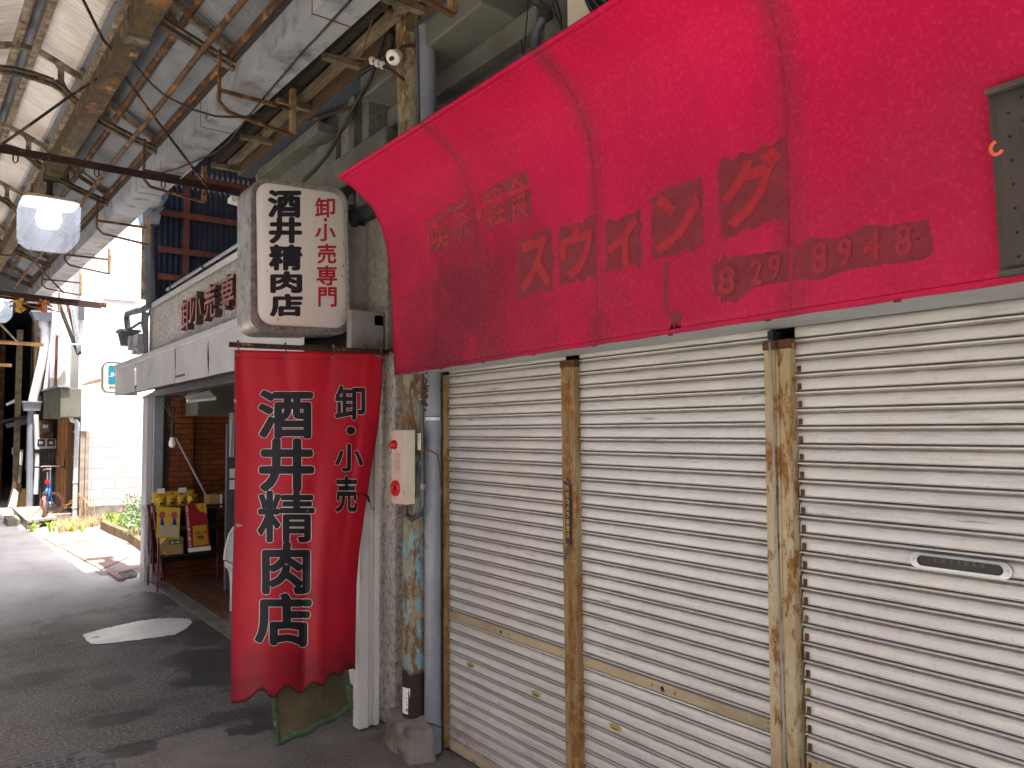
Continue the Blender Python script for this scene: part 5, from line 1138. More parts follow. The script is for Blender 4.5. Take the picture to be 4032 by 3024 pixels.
for i, v in enumerate((1.1, 3.0, 4.9, 6.8, 8.7, 10.6, 12.5, 14.4)):
    arch(v, 'peeling steel roof '+names[i]); hanger(v-.06, 'rusty bent gutter hanger under the '+names[i])
# white box gutter
gt = T('box_gutter', 'white peeling box gutter running along the edge of the alley roof', 'gutter', A(1.74, 6, CAMH+2.2))
def trough(mb, i):
    v0 = -2+1.9*i+.0; v1 = v0+1.888
    c = [(1.63, 2.385), (1.63, 2.18), (1.85, 2.18), (1.85, 2.385)]; ci = [(1.638, 2.385), (1.638, 2.188), (1.842, 2.188), (1.842, 2.385)]
    pl = c+ci[::-1]; mb.prism([A(u, v0, CAMH+z) for u, z in pl], AV*(v1-v0))
each(9, 'trough', 'gutter_white', gt, trough, smooth=0)
each(8, 'joint', 'redlead', gt, lambda mb, i: mb.prism([A(u, -2+1.9*(i+1)-.011, CAMH+z) for u, z in ((1.6285, 2.38), (1.6285, 2.1785), (1.8515, 2.1785), (1.8515, 2.38), (1.846, 2.38), (1.846, 2.184), (1.634, 2.184), (1.634, 2.38))], AV*.010), smooth=0)
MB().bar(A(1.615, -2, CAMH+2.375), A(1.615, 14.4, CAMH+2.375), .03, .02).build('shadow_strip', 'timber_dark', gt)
# brace rods and wires
def rod(name, mat, label, pts, r, cat='brace', group=None):
    return tag(MB().tube(pts, r, 8).build(name, mat), label, cat, group)
BG = 'thin brace rods under the roof'
rod('brace_rod', 'rust_dark', 'dark brace rod running down to the big beam from the top edge', [PV(318, -20, 5.0), PV(405, 155, 5.25), PV(442, 198, 5.35)], .010, 'brace', BG)
rod('brace_rod', 'rust_dark', 'brace rod from the big beam down to the left edge of the picture', [PU(385, 308, 1.0), PU(280, 375, .85), PU(120, 490, .62), PU(-10, 580, .48)], .009, 'brace', BG)
rod('brace_rod', 'rust_dark', 'long brace rod from the big beam crossing the gutter to the second hanger', [PV(492, 303, 5.5), PV(600, 452, 5.65), PV(700, 582, 5.8), PV(815, 735, 5.95)], .010, 'brace', BG)
rod('brace_rod', 'rust_dark', 'brace rod slanting from behind the lit lamp to the far gutter', [PV(70, 945, 9.2), PV(165, 1065, 10), PV(250, 1152, 10.5)], .011, 'brace', BG)
rod('sagging_wire', 'cable', 'dark wire sagging across the corrugated roof to the gutter', [PV(520, 240, 4.75), PV(580, 315, 4.73), PV(650, 378, 4.7), PV(760, 432, 4.68), PV(850, 458, 4.65), PV(960, 462, 4.62), PV(1050, 440, 4.6), PV(1110, 418, 4.6)], .007, 'wire')
rod('gutter_wire', 'cable', 'thin black wire running along the underside of the white gutter', [PZ(x, y, CAMH+2.16) for x, y in ((1380, 0), (1245, 150), (1195, 200), (1110, 300), (1055, 365), (960, 480), (900, 560), (850, 600), (700, 665), (560, 700))], .006, 'wire')
rod('pale_wire', 'gutter_white', 'pale wire slanting from the crossbar to the rain hopper', [PY(760, 660, 6.1), PY(700, 712, 6.4), PX(640, 765, 1.8), PX(545, 830, 1.8)], .006, 'wire')
rod('light_rope', 'cable_brown', 'thin rope hanging from the eaves near the rusty column', [PX(1490, 0, 1.9), PX(1455, 110, 1.9), PX(1430, 200, 1.9), PX(1418, 222, 1.9), PX(1385, 228, 1.9), PX(1445, 232, 1.95)], .005, 'rope')
rod('column_strut', 'rust_pipe', 'rusty strut from the gutter to the rusty column at the top', [PX(1395, -20, 1.86), PX(1590, 66, 2.03)], .02, 'strut')
# cables beside the column and the insulator
t = T('black_cables', 'thick black cables dropping behind the rusty column to the signboard', 'cables', (2.1, 4.6, 3.5))
b = MB().tube([PX(1530, 105, 2.05), PX(1512, 130, 2.05), PX(1490, 220, 2.05), PX(1462, 300, 2.05), PX(1412, 385, 2.1), PX(1350, 500, 2.12), PX(1290, 610, 2.1), PX(1240, 670, 2.05), PX(1195, 712, 2.02)], .013, 10); b.build('cable', 'cable', t)
b = MB().tube([PX(1530, 105, 2.06), PX(1545, 140, 2.06), PX(1540, 200, 2.06), PX(1500, 240, 2.06), PX(1420, 290, 2.06), PX(1400, 310, 2.06)], .013, 10); b.build('cable', 'cable', t)
b = MB().tube([PX(1408, 405, 2.13), PX(1385, 470, 2.13), PX(1340, 520, 2.13), PX(1285, 560, 2.13), PX(1220, 580, 2.13)], .010, 10); b.build('cable', 'cable', t)
ins = T('insulator', 'white porcelain spool insulator fixed behind the rusty column', 'insulator', (2.0, 4.1, 3.6))
q = PX(1549, 226, 1.99); ax = (PX(1568, 214, 2.03)-q).normalized()
MB().lathe(q, -ax, [(-.055, .018), (-.05, .034), (-.03, .036), (-.025, .024), (-.012, .024), (-.008, .042), (.006, .044), (.012, .036), (.016, .022), (.010, .012)], 24).build('spool', 'porcelain', ins, smooth=50)
MB().tube([q-ax*.03, q+ax*.12], .009, 8).build('pin', 'rust_dark', ins)
MB().lathe(q-ax*.014, -ax, [(0, .012), (.02, .011), (.022, .004)], 12).build('bolt', 'rust_dark', ins)
kb = T('knob_bracket', 'three small white knobs on a rusty arm left of the column', 'bracket', (2.0, 4.3, 3.5))
b = MB().tube([PX(1468, 238, 1.98), PX(1510, 262, 1.98), PX(1532, 272, 1.98), PX(1560, 290, 1.98), PX(1588, 312, 1.99)], .010, 8); b.build('arm', 'rust_dark', kb)
each(3, 'knob', 'porcelain', kb, lambda mb, i: (lambda p: mb.lathe(p, (-.5, -.8, .2), [(-.02, .012), (-.018, .018), (.012, .018), (.016, .010)], 14))(PX(*((1465, 238), (1486, 247), (1505, 254))[i], 1.975)))
# wall fittings over the awning at the right
t = T('hanging_wires', 'black wires looping down behind the top edge of the red awning', 'wires', (2.2, 2.8, 3.8))
WP = lambda x, y, v=2.2: PX(1900+x/3.687, y/3.687, v)
for P in ([(665, -40), (655, 120), (640, 320), (618, 560), (600, 800)], [(668, -10), (740, 60), (850, 130), (930, 155), (1000, 115), (1030, 40), (1025, -40)], [(800, -10), (960, 100), (1060, 210), (1120, 330), (1145, 420)], [(1060, -30), (1100, 120), (1140, 260), (1148, 420)], [(1030, 60), (1075, 220), (1120, 340)], [(560, 590), (580, 700), (585, 800)]):
    MB().tube([WP(*p) for p in P], .0035 if P[0][0] != 1060 else .006, 6).build('wire', 'cable', t)
b = MB().tube([WP(975, 225, 2.33), WP(940, 240, 2.2), WP(860, 300, 2.15), WP(800, 400, 2.15), WP(770, 540, 2.15), WP(765, 720, 2.15)], .020, 12); tag(b.build('bent_hose', 'pvc_dark'), 'bent dark green grey hose coming out of the wall above the awning', 'hose')
ac = T('air_conditioner', 'cream air conditioner unit with round grille peeping over the awning', 'air conditioner', (2.2, 2.0, 3.3))
p = WP(1225, 100, 2.12); MB().box(2.12, 2.42, 1.55, p.y, 3.25, 3.95).build('case', 'cream_metal', ac, bevel=.006)
cg = Vector((2.115, p.y-.42, 3.60))
each(9, 'grille_ring', 'pvc_dark', ac, lambda mb, i: mb.tube([cg+Vector((-.006, math.cos(a)*(.07+.03*i), math.sin(a)*(.07+.03*i))) for a in [k*math.pi/18 for k in range(37)]], .004, 5))
MB().lathe(cg+Vector((.004, 0, 0)), (-1, 0, 0), [(0, .325), (.002, .325)], 32).build('fan_opening', 'dark_void', ac)

# ================================================================== LAMPS, CROSSBARS
def lamp(px, py, size_px, v, label):
    c = PV(px, py, v); w = size_px/FPX*((c-EYE).dot(FWD))/2; t = T('alley_lamp', label, 'lamp', c+Vector((0, 0, w*1.0)), 'glass cube lamps under the roof')
    q = .2*w
    def ring(f, z): h = w*f; k = q*f; return [c+AU*x+AV*y+Vector((0, 0, z)) for x, y in ((h, h-k), (h-k, h), (-h+k, h), (-h, h-k), (-h, -h+k), (-h+k, -h), (h-k, -h), (h, -h+k))]
    Rr = [ring(.70, -w*.98), ring(.95, -w*.72), ring(1, -w*.5), ring(1.02, w*.66), ring(.9, w*.82)]
    b = MB(); b.add([p for r_ in Rr for p in r_], [(j*8+i, j*8+(i+1) % 8, (j+1)*8+(i+1) % 8, (j+1)*8+i) for j in range(4) for i in range(8)]+[list(range(8))]); b.build('glass', 'lamp_glass', t, smooth=0, bevel=.006)
    r_ = ring(.98, w*.82)+ring(.9, w*.95); b = MB(); b.add(r_, [(i, (i+1) % 8, 8+(i+1) % 8, 8+i) for i in range(8)]+[[8+i for i in range(8)], list(reversed(range(8)))]); b.build('lid', 'cream_metal', t)
    b = MB().tube([c+Vector((0, 0, w*.95)), c+Vector((0, 0, w*1.75))], .026, 12); b.lathe(c+Vector((0, 0, w*.93)), (0, 0, 1), [(0, .06), (.05, .05), (.08, .03)], 16); b.build('stem', 'cable', t)
    b = MB().lathe(c+Vector((0, 0, -w*.2)), (0, 0, 1), [(-.0, .004), (.02, w*.34), (.09, w*.46), (.17, w*.40), (.25, w*.18), (.30, w*.12)], 20); b.build('bulb', 'bulb_glow', t)
    return t
lamp(191, 884, 196, 8.1, 'lit glass cube lamp hanging under the big beam')
lamp(-14, 1216, 100, 13.2, 'second glass cube lamp cut by the left edge of the picture')
cb = T('crossbar', 'dark rusty crossbar with small hooks spanning the alley to the signboard', 'crossbar', (1, 6.1, 3.6))
qa, qb = PY(-40, 578, 6.15), PX(958, 760, 2.0); qb.y = 6.15 if abs(qb.y-6.15) > 1 else qb.y
b = MB().bar(qa, qb, .012, .055); b.bar(qa+Vector((0, .02, .022)), qb+Vector((0, .02, .022)), .045, .010); b.build('angle_bar', 'rust_dark', cb)
def chook(mb, i):
    p = qa.lerp(qb, (.075, .36, .625, .80)[i]); mb.tube([p+Vector((0, -.01, -.02)), p+Vector((0, -.012, -.07)), p+Vector((.012, -.012, -.085)), p+Vector((.028, -.012, -.07)), p+Vector((.028, -.01, -.03))], .005, 6)
each(4, 'hook', 'rust_dark', cb, chook)
p = PY(930, 784, 6.05); tag(MB().hexa([(p.x-.05, 6.0, p.z-.03), (p.x+.1, 6.0, p.z-.05), (p.x+.1, 6.1, p.z-.05), (p.x-.05, 6.1, p.z-.03), (p.x-.05, 6.0, p.z+.01), (p.x+.1, 6.0, p.z+.0), (p.x+.1, 6.1, p.z+.0), (p.x-.05, 6.1, p.z+.01)]).build('switch_box', 'white_frame'), 'small white box beside the signboard below the crossbar', 'box')
cb2 = T('crossbar', 'pair of dark crossbars with faded gold decorations beyond the lit lamp', 'crossbar', (1, 11.4, 3.3))
b = MB().bar(PV(-20, 1151, 11.6), PV(418, 1203, 11.6), .02, .06); b.build('upper_bar', 'rust_dark', cb2)
b = MB().bar(PV(-20, 1168, 11.7), PV(398, 1211, 11.7), .02, .03); b.build('lower_bar', 'rust_dark', cb2)
for k, (x, y) in enumerate(((73, 1196), (172, 1200))):
    t = T('gold_tassel', ('faded gold plastic flower decoration on the crossbar, nearer the lit lamp side', 'faded orange plastic flower decoration on the crossbar above the rain hopper')[k], 'decoration', PV(x, y, 11.6), 'decorations on the crossbar')
    c = PV(x, y, 11.55); b = MB()
    for i in range(26):
        d = Vector((random.gauss(0, 1), random.gauss(0, 1), random.gauss(0, 1.3))); d.normalize(); p = c+d*.03; q = c+d*(.06+.035*random.random())+Vector((0, 0, -.02)); sd = d.orthogonal().normalized()*.022
        b.add([p, q+sd, q+d*.02, q-sd], [(0, 1, 2, 3)])
    b.build('petals', ('yellow_deep', 'orange_petal')[k], t, smooth=0)
    MB().tube([c+Vector((0, 0, .05)), c+Vector((0, 0, -.03))], .025, 8).build('stem', ('yellow_deep', 'orange_petal')[k], t)
rod('wooden_bar', 'straw', 'pale wooden bar crossing the dark end of the alley', [PV(-10, 1346, 14.5), PV(172, 1358, 14.5)], .03, 'bar', 'pale bars at the dark end')
rod('wooden_bar', 'straw', 'short pale bar below the longer one at the dark end', [PV(-10, 1436, 16.5), PV(46, 1439, 16.5)], .03, 'bar', 'pale bars at the dark end')
rod('thin_brace', 'wood_old', 'thin slanting rod meeting the pale wooden bar', [PV(-5, 1270, 14.0), PV(74, 1353, 14.4)], .014, 'rod')

# ================================================================== SUNLIT LOT AND FAR HOUSES
ap = MB().add([(1.50, 15.1, .004), (1.44, 13.6, .004), (1.56, 11.4, .004), (1.60, 10.35, .004), (1.95, 10.25, .004), (6.5, 10.25, .004), (6.5, 16.9, .004), (1.7, 16.9, .004)], [list(range(8))])
tag(struct(ap.build('lot_pavement', 'apron', smooth=0)), 'pale cracked concrete apron in the sunlit lot', 'pavement')
for i, P in enumerate(([(1.40, 14.6), (1.80, 14.9), (2.02, 13.9), (1.47, 13.3)], [(1.50, 13.2), (2.10, 13.8), (2.15, 11.6), (1.66, 10.7)])):
    b = MB().prism([(x, y, .006) for x, y in P], (0, 0, .012)); tag(b.build('steel_plate', 'plate_rust', bevel=.003), ('rusty pink ground plate nearer the dry grass', 'larger rusty pink ground plate nearer the shop pillar')[i], 'plate', 'ground plates in the lot')
b = MB().hexa([(1.683, 10.376, .004), (1.70, 9.80, .004), (1.77, 9.79, .004), (1.752, 10.37, .004), (1.683, 10.376, .035), (1.70, 9.80, .035), (1.77, 9.79, .035), (1.752, 10.37, .035)]); tag(b.build('plank', 'plate_rust', bevel=.003), 'short pinkish plank lying at the foot of the shop pillar', 'plank')
for i, (x, y, r_) in enumerate(((1.80, 10.10, .05), (1.86, 9.98, .07), (1.79, 9.93, .035), (1.90, 10.25, .06), (1.82, 10.3, .04))):
    bm = bmesh.new(); bmesh.ops.create_icosphere(bm, subdivisions=2, radius=r_)
    for v in bm.verts: v.co *= 1+.35*MN.noise(v.co*18+Vector((i, 0, 0))); v.co.z *= .55
    b = MB().add([v.co+Vector((x, y, r_*.4)) for v in bm.verts], [[v.index for v in f.verts] for f in bm.faces]); bm.free()
    tag(b.build('rubble_stone', 'concrete', smooth=0), ('small stone beside the plank end', 'biggest rubble lump against the shop pillar', 'smallest pebble before the pillar', 'flat lump behind the pillar foot', 'stone at the back of the rubble')[i], 'stone', 'rubble by the shop pillar')
# white paint patch, manhole
P = [(325, 2500), (345, 2528), (372, 2536), (430, 2533), (500, 2524), (600, 2513), (690, 2498), (735, 2474), (757, 2452), (748, 2438), (712, 2433), (640, 2434), (560, 2442), (500, 2455), (440, 2468), (380, 2482)]
pts = []
for p, q in zip(P, P[1:]+P[:1]):
    for k in range(6):
        f = k/6; pts.append((p[0]+(q[0]-p[0])*f, p[1]+(q[1]-p[1])*f))
pts = [PZ(x+4*MN.noise(Vector((x*.06, y*.06, 0))), y+3*MN.noise(Vector((x*.09, y*.09, 4))), .005) for x, y in pts]
ce = sum(pts, Vector())/len(pts); n = len(pts); b = MB()
mid = [ce+(p-ce)*.93+Vector((0, 0, .004)) for p in pts]; m2 = [ce+(p-ce)*.5+Vector((0, 0, .0045)) for p in pts]
b.add(pts+mid+m2, [(j*n+i, j*n+(i+1) % n, (j+1)*n+(i+1) % n, (j+1)*n+i) for j in range(2) for i in range(n)]+[[2*n+i for i in range(n)]])
tag(b.build('mortar_patch', 'road_paint'), 'long pale cracked mortar patch on the asphalt', 'patch')
mh = T('manhole_cover', 'round grey iron manhole cover with a grid pattern at the bottom left', 'manhole cover', (.44, 4.50, 0)); mc = Vector((.44, 4.50, 0))
MB().lathe(mc, (0, 0, 1), [(0, .34), (.005, .34), (.007, .305), (.004, .30)], 48).build('frame', 'iron_cover', mh)
MB().lathe(mc, (0, 0, 1), [(0.001, .298), (.006, .298), (.0065, .27), (.0035, .265), (.0035, .001)], 48).build('lid', 'iron_cover', mh)
b = MB()
for i in range(-5, 6):
    w = math.sqrt(max(0, .25**2-(i*.045)**2))
    b.box(mc.x+i*.045-.006, mc.x+i*.045+.006, mc.y-w, mc.y+w, .002, .0085); b.box(mc.x-w, mc.x+w, mc.y+i*.045-.006, mc.y+i*.045+.006, .002, .0083)
b.build('grid', 'iron_cover', mh)
# cinder block wall, corrugated fence, white houses
bw = T('block_wall', 'white painted concrete block wall at the back of the sunlit lot', 'wall', (4, 16.8, 0)); MB().box(2.26, 7.5, 16.8, 16.95, 0, 1.74).build('blocks', 'block_white', bw)
MB().box(2.24, 7.5, 16.74, 16.97, 0, .30).build('footing', 'concrete', bw, bevel=.02)
cf = T('corrugated_fence', 'white corrugated metal fence standing on the block wall', 'fence', (4, 16.85, 1.74)); b = MB(); wall_rib(b, (2.24, 16.85, 0), (7.5, 16.85, 0), 1.745, 2.52, .076, .012, (0, 1, 0)); b.build('sheet', 'sheet_white', cf, smooth=60)
b = MB(); q0, q1, q2 = PY(*z6(1080, 1045), 17), PY(*z6(1330, 960), 17), PY(*z6(1330, 1010), 17); b.prism([q0, PY(*z6(1180, 1000), 17), q1, q2, PY(*z6(1120, 1052), 17)], (0, .5, .02)); b.build('rusty_ridge', 'rust_pipe_pink', cf)
fl = T('flashing_strip', 'pale blue metal flashing covering the corner beside the corrugated fence', 'flashing', (2.2, 16.7, 1.7))
MB().box(PY(*z6(1066, 1100), 16.7).x, PY(*z6(1140, 1100), 16.7).x, 16.7, 16.72, PY(*z6(1066, 1308), 16.7).z, PY(*z6(1066, 1100), 16.7).z).build('upper_sheet', 'sheet_white', fl)
MB().box(PY(*z6(1060, 1400), 16.7).x, PY(*z6(1140, 1400), 16.7).x, 16.69, 16.71, PY(*z6(1060, 1650), 16.7).z, PY(*z6(1060, 1315), 16.7).z).build('lower_sheet', 'pale_blue', fl)
wh = T('white_house', 'tall white rendered house behind the corrugated fence, dazzling in the sun', 'house', (5, 18.5, 0)); MB().box(2.33, 9, 18.3, 24, 0, 9.5).build('wall', 'wall_white', wh)
wn = MB().box(2.75, 3.4, 18.27, 18.3, 4.6, 5.6).build('window', 'pale_blue', wh); MB().box(2.70, 3.45, 18.25, 18.27, 4.55, 4.6).build('sill', 'pvc_white', wn)
wh2 = T('white_annex', 'narrow white wall above the concrete canopy of the wooden doored house', 'house', (2, 19.6, 2.5)); MB().box(1.93, 2.33, 19.3, 24, 2.5, 6.2).build('wall', 'wall_white', wh2)
MB().bar(PY(*z6(745, 330), 19.2), PY(*z6(725, 1070), 19.2), .05, .05).build('corner_post', 'redlead', wh2)
# wooden doored house
dh = T('wooden_house', 'shaded house front with a wooden door under a concrete canopy', 'house', (2.1, 18, 0))
MB().box(2.16, 2.6, 17.3, 24, 0, 2.5).build('wall', 'dark_wall', dh); MB().box(1.68, 2.16, 19.6, 20, 0, 2.5).build('return_wall', 'dark_wall', dh)
b = MB(); wall_rib(b, (1.80, 19.57, 0), (2.14, 19.57, 0), .1, 1.3, .07, .010, (0, 1, 0)); b.build('cladding', 'pvc_dark', dh, smooth=60)
MB().hexa([(1.83, 16.65, 1.99), (2.17, 16.60, 1.99), (2.3, 22, 2.0), (1.83, 22, 2.0), (1.83, 16.65, 2.55), (2.17, 16.60, 2.53), (2.3, 22, 2.60), (1.83, 22, 2.62)]).build('canopy', 'slab_render', dh, bevel=.01)
MB().hexa([(1.78, 16.60, 2.552), (1.98, 16.58, 2.552), (1.98, 22, 2.64), (1.78, 22, 2.64), (1.78, 16.60, 2.59), (1.98, 16.58, 2.59), (1.98, 22, 2.68), (1.78, 22, 2.68)]).build('canopy_cap', 'pvc_grey', dh)
wd = MB().box(2.10, 2.15, 17.75, 18.95, .12, 1.98).build('door', 'wood_door', dh)
each(4, 'door_stile', 'wood_door', dh, lambda mb, i: mb.box(2.085, 2.10, (17.75, 18.25, 18.83, 19.0)[i], (17.85, 18.33, 18.95, 19.35)[i], .12, 1.98), bevel=.003)
MB().add([(2.09, 17.88, .95), (2.09, 17.88, 1.55), (2.09, 18.24, .95)], [(0, 1, 2)]).build('glass_panel', 'meter_glass', dh, smooth=0)
MB().box(2.083, 2.10, 17.86, 18.24, .66, .78).build('door_rail', 'wood_door', dh)
each(2, 'lock_plate', 'black', dh, lambda mb, i: mb.box(2.08, 2.086, 19.05, 19.1, (.78, 1.22)[i], (.85, 1.29)[i]))
MB().box(2.11, 2.18, 17.25, 17.74, .1, 1.98).build('door_jamb', 'wood_brown', dh)
each(2, 'timber_post', 'wood_grey', dh, lambda mb, i: mb.box((2.19, 2.275)[i], (2.265, 2.345)[i], 16.72, 16.78, .0, (1.72, 1.72)[i]), bevel=.004)
FYM = 19.5
def mq(x, y, d=0.): return PY(*z7(x, y), FYM-d)
em = T('electric_meter_box', 'grey twin electricity meter box on the shaded wall by the wooden door', 'meter box', mq(600, 340))
b = MB(); r_ = rquad([mq(470, 252), mq(730, 252), mq(728, 395), mq(474, 395)], .05); b.prism(r_, (0, -.10, 0)); b.build('case', 'grey_steel', em, bevel=.005)
b = MB(); a, c = mq(445, 390), mq(740, 440); b.box(a.x, c.x, FYM-.11, FYM, c.z, a.z); b.build('base', 'black', em, bevel=.01)
def mw(mb, i): a, c = mq(488+130*i, 264, .103), mq(586+130*i, 352, .103); mb.box(a.x, c.x, FYM-.106, FYM-.1, c.z, a.z)
wn_ = each(2, 'window', 'black', em, mw)
for i, w_ in enumerate(wn_):
    a, c = mq(512+130*i, 290, .107), mq(562+130*i, 330, .107); MB().box(a.x, c.x, FYM-.109, FYM-.106, c.z, a.z).build('dial', 'meter_face', w_)
e2 = T('electric_meter', 'single old electricity meter on a brown board above the twin meter box', 'meter', mq(590, 120))
a, c = mq(512, 20), mq(690, 240); MB().box(a.x, c.x, FYM-.03, FYM, c.z, a.z).build('board', 'meter_board', e2)
a, c = mq(545, 65), mq(640, 170); MB().box(a.x, c.x, FYM-.12, FYM-.03, c.z, a.z).build('case', 'pvc_dark', e2, bevel=.008); a, c = mq(560, 75, .12), mq(625, 118, .12); MB().box(a.x, c.x, FYM-.124, FYM-.12, c.z, a.z).build('dial', 'meter_face', e2)
MB().tube([mq(640, 20, .05), mq(690, 80, .05), mq(680, 170, .05), mq(600, 200, .05)], .012, 8).build('cable', 'cable', e2)
a, c = mq(512, 560), mq(690, 745); tag(MB().box(a.x, c.x, FYM-.05, FYM-.02, c.z, a.z).build('cover_board', 'redlead_dark', bevel=.004), 'dark brown panel screwed to the wall behind the bicycle', 'panel')
tag(MB().tube([mq(470, -60, .06), mq(480, 250, .06), mq(490, 450, .05), mq(485, 700, .05), mq(470, 980, .05)], .05, 12).build('wall_pipe', 'pvc_white'), 'pale pipe running down the wall left of the meters', 'pipe')
d2 = T('house_downpipe', 'pale downpipe with an elbow beside the wooden door', 'pipe', (2.1, 16.9, 0)); DP = lambda x, y: PY(*z7(x, y), 16.9)
MB().tube([DP(935, -20), DP(938, 15), DP(990, 30), DP(1012, 55), DP(1005, 300), DP(990, 660), DP(975, 1300)], .045, 12).build('pipe', 'pvc_white', d2)
each(4, 'bracket', 'pvc_white', d2, lambda mb, i: mb.tube([DP(1002-i*9, 160+i*330), DP(1002-i*9, 175+i*330)], .054, 12))
# timber step platform, block, concrete step
pf = T('timber_platform', 'low grey timber platform that carries the bicycle', 'platform', (1.5, 17, 0))
a = PZ(*z7(345, 1450), 0); c = PZ(*z7(752, 1405), 0)
def ptop(mb, i): f0, f1 = i/5, (i+1)/5; x0, x1 = a.x+(c.x-a.x)*f0, a.x+(c.x-a.x)*f1-.006; mb.hexa([(x0, a.y+.28*f0, .12), (x1, a.y+.28*f1, .12), (x1-.02, 19.0, .12), (x0-.02, 19.0, .12), (x0, a.y+.28*f0, .165), (x1, a.y+.28*f1, .165), (x1-.02, 19.0, .165), (x0-.02, 19.0, .165)])
each(5, 'plank', 'wood_grey', pf, ptop, bevel=.004)
each(2, 'side_board', 'wood_grey', pf, lambda mb, i: mb.box((a.x, c.x-.04)[i], (a.x+.035, c.x-.005)[i], a.y+.03+.26*i, 18.9, 0, .119), bevel=.003)
MB().box(a.x+.04, a.x+.2, a.y+.05, a.y+.09, .03, .07).build('cross_piece', 'wood_grey', pf)
tag(MB().box(1.06, 1.262, 16.80, 17.7, 0, .125).build('step_block', 'concrete', bevel=.012), 'grey concrete block set as a step left of the timber platform', 'step')
tag(MB().box(1.80, 2.16, 16.95, 19.4, 0, .155).build('concrete_step', 'concrete', bevel=.012), 'pale concrete doorstep under the wooden door', 'step')
# bicycle
bk_ = T('bicycle', 'small blue folding bicycle with a red reflector parked on the timber platform', 'bicycle', (1.47, 16.9, .165))
G0 = PZ(*z7(570, 1288), .168); hd = Vector((.18, 1, 0)).normalized(); sd = Vector((hd.y, -hd.x, 0)); r_ = .19
def bkp(f, s_, z): return G0+hd*f+sd*s_+Vector((0, 0, z))
def wheel(name, c, dirv):
    dirv = dirv.normalized(); q = Vector((0, 0, 1)); b = MB().tube([c+(dirv*math.cos(t)+q*math.sin(t))*r_ for t in [i*math.pi/16 for i in range(33)]], .019, 8, caps=False); w = b.build('wheel', 'tyre', bk_)
    b = MB().tube([c+(dirv*math.cos(t)+q*math.sin(t))*(r_-.024) for t in [i*math.pi/16 for i in range(33)]], .008, 6, caps=False); ax_ = dirv.cross(q); b.lathe(c-ax_*.03, ax_, [(0, .018), (.06, .018)], 10); b.build('rim', 'chrome', w)
    b = MB()
    for i in range(14): t = i*2*math.pi/14; b.tube([c+ax_*.015*(-1)**i, c+(dirv*math.cos(t)+q*math.sin(t))*(r_-.025)], .0014, 4)
    b.build('spokes', 'chrome', w)
rc = bkp(r_, 0, r_); fc_ = bkp(r_+.72, .06, r_)
wheel('wheel', rc, hd); wheel('wheel', fc_, (sd*1.0+hd*.25))
st_ = bkp(.50, 0, .62); bb_ = bkp(.56, 0, .22); hd_ = bkp(.86, .02, .58)
b = MB(); b.tube([bb_, st_], .016, 8); b.tube([bb_+Vector((0, 0, .03)), hd_+Vector((0, 0, -.12))], .022, 8); b.tube([hd_+Vector((0, 0, -.16)), hd_], .020, 8); b.tube([rc+sd*.05, st_+Vector((0, 0, -.1))], .009, 8); b.tube([rc-sd*.05, st_+Vector((0, 0, -.1))], .009, 8); b.tube([rc+sd*.05, bb_], .010, 8); b.tube([rc-sd*.05, bb_], .010, 8); b.tube([hd_+Vector((0, 0, -.15)), fc_+hd*-.05], .010, 8); b.tube([hd_+Vector((0, 0, -.15)), fc_+hd*.06], .010, 8)
b.build('frame', 'blue_frame', bk_)
MB().tube([st_, st_+Vector((0, 0, .17))], .013, 8).build('seat_post', 'chrome', bk_)
b = MB().grid(lambda s, t: st_+Vector((0, 0, .20))+hd*(-.10+.26*t)+sd*((s-.5)*(.15-.11*t**.6))+Vector((0, 0, .02*math.sin(s*math.pi)+.012*(1-t))), 10, 10); b.build('saddle', 'saddle', bk_, smooth=80, solid=.03)
MB().tube([hd_, hd_+Vector((0, 0, .30))], .013, 8).build('stem', 'chrome', bk_)
MB().tube([hd_+Vector((0, 0, .30))+sd*-.26-hd*.05, hd_+Vector((0, 0, .31))+sd*-.1, hd_+Vector((0, 0, .31))+sd*.1, hd_+Vector((0, 0, .30))+sd*.26-hd*.05], .011, 8).build('handlebar', 'chrome', bk_)
each(2, 'grip', 'black', bk_, lambda mb, i: mb.tube([hd_+Vector((0, 0, .30))+sd*((-.26, .26)[i])-hd*.05, hd_+Vector((0, 0, .303))+sd*((-.16, .16)[i])-hd*.02], .016, 8))
p = st_+Vector((0, 0, -.01))-hd*.03; MB().box(p.x-.035, p.x+.035, p.y-.02, p.y, p.z-.03, p.z+.04).build('reflector', 'red_plastic', bk_, bevel=.006)
b = MB(); b.bar(bkp(.1, 0, .42), bkp(.45, 0, .44), .09, .012); b.tube([bkp(.12, .05, .42), rc+sd*.05], .005, 6); b.tube([bkp(.12, -.05, .42), rc-sd*.05], .005, 6); b.build('rack', 'cable', bk_)
b = MB().tube([bkp(.45, -.03, .2), bkp(.40, -.22, .0)], .008, 8); b.build('kickstand', 'chrome', bk_)
b = MB().lathe(bb_-sd*.04, sd, [(0, .06), (.006, .06)], 20); b.bar(bb_+sd*.05, bb_+sd*.05+hd*.12+Vector((0, 0, -.08)), .02, .012); b.bar(bb_-sd*.05, bb_-sd*.05-hd*.12+Vector((0, 0, .08)), .02, .012); b.build('crank', 'chrome', bk_)
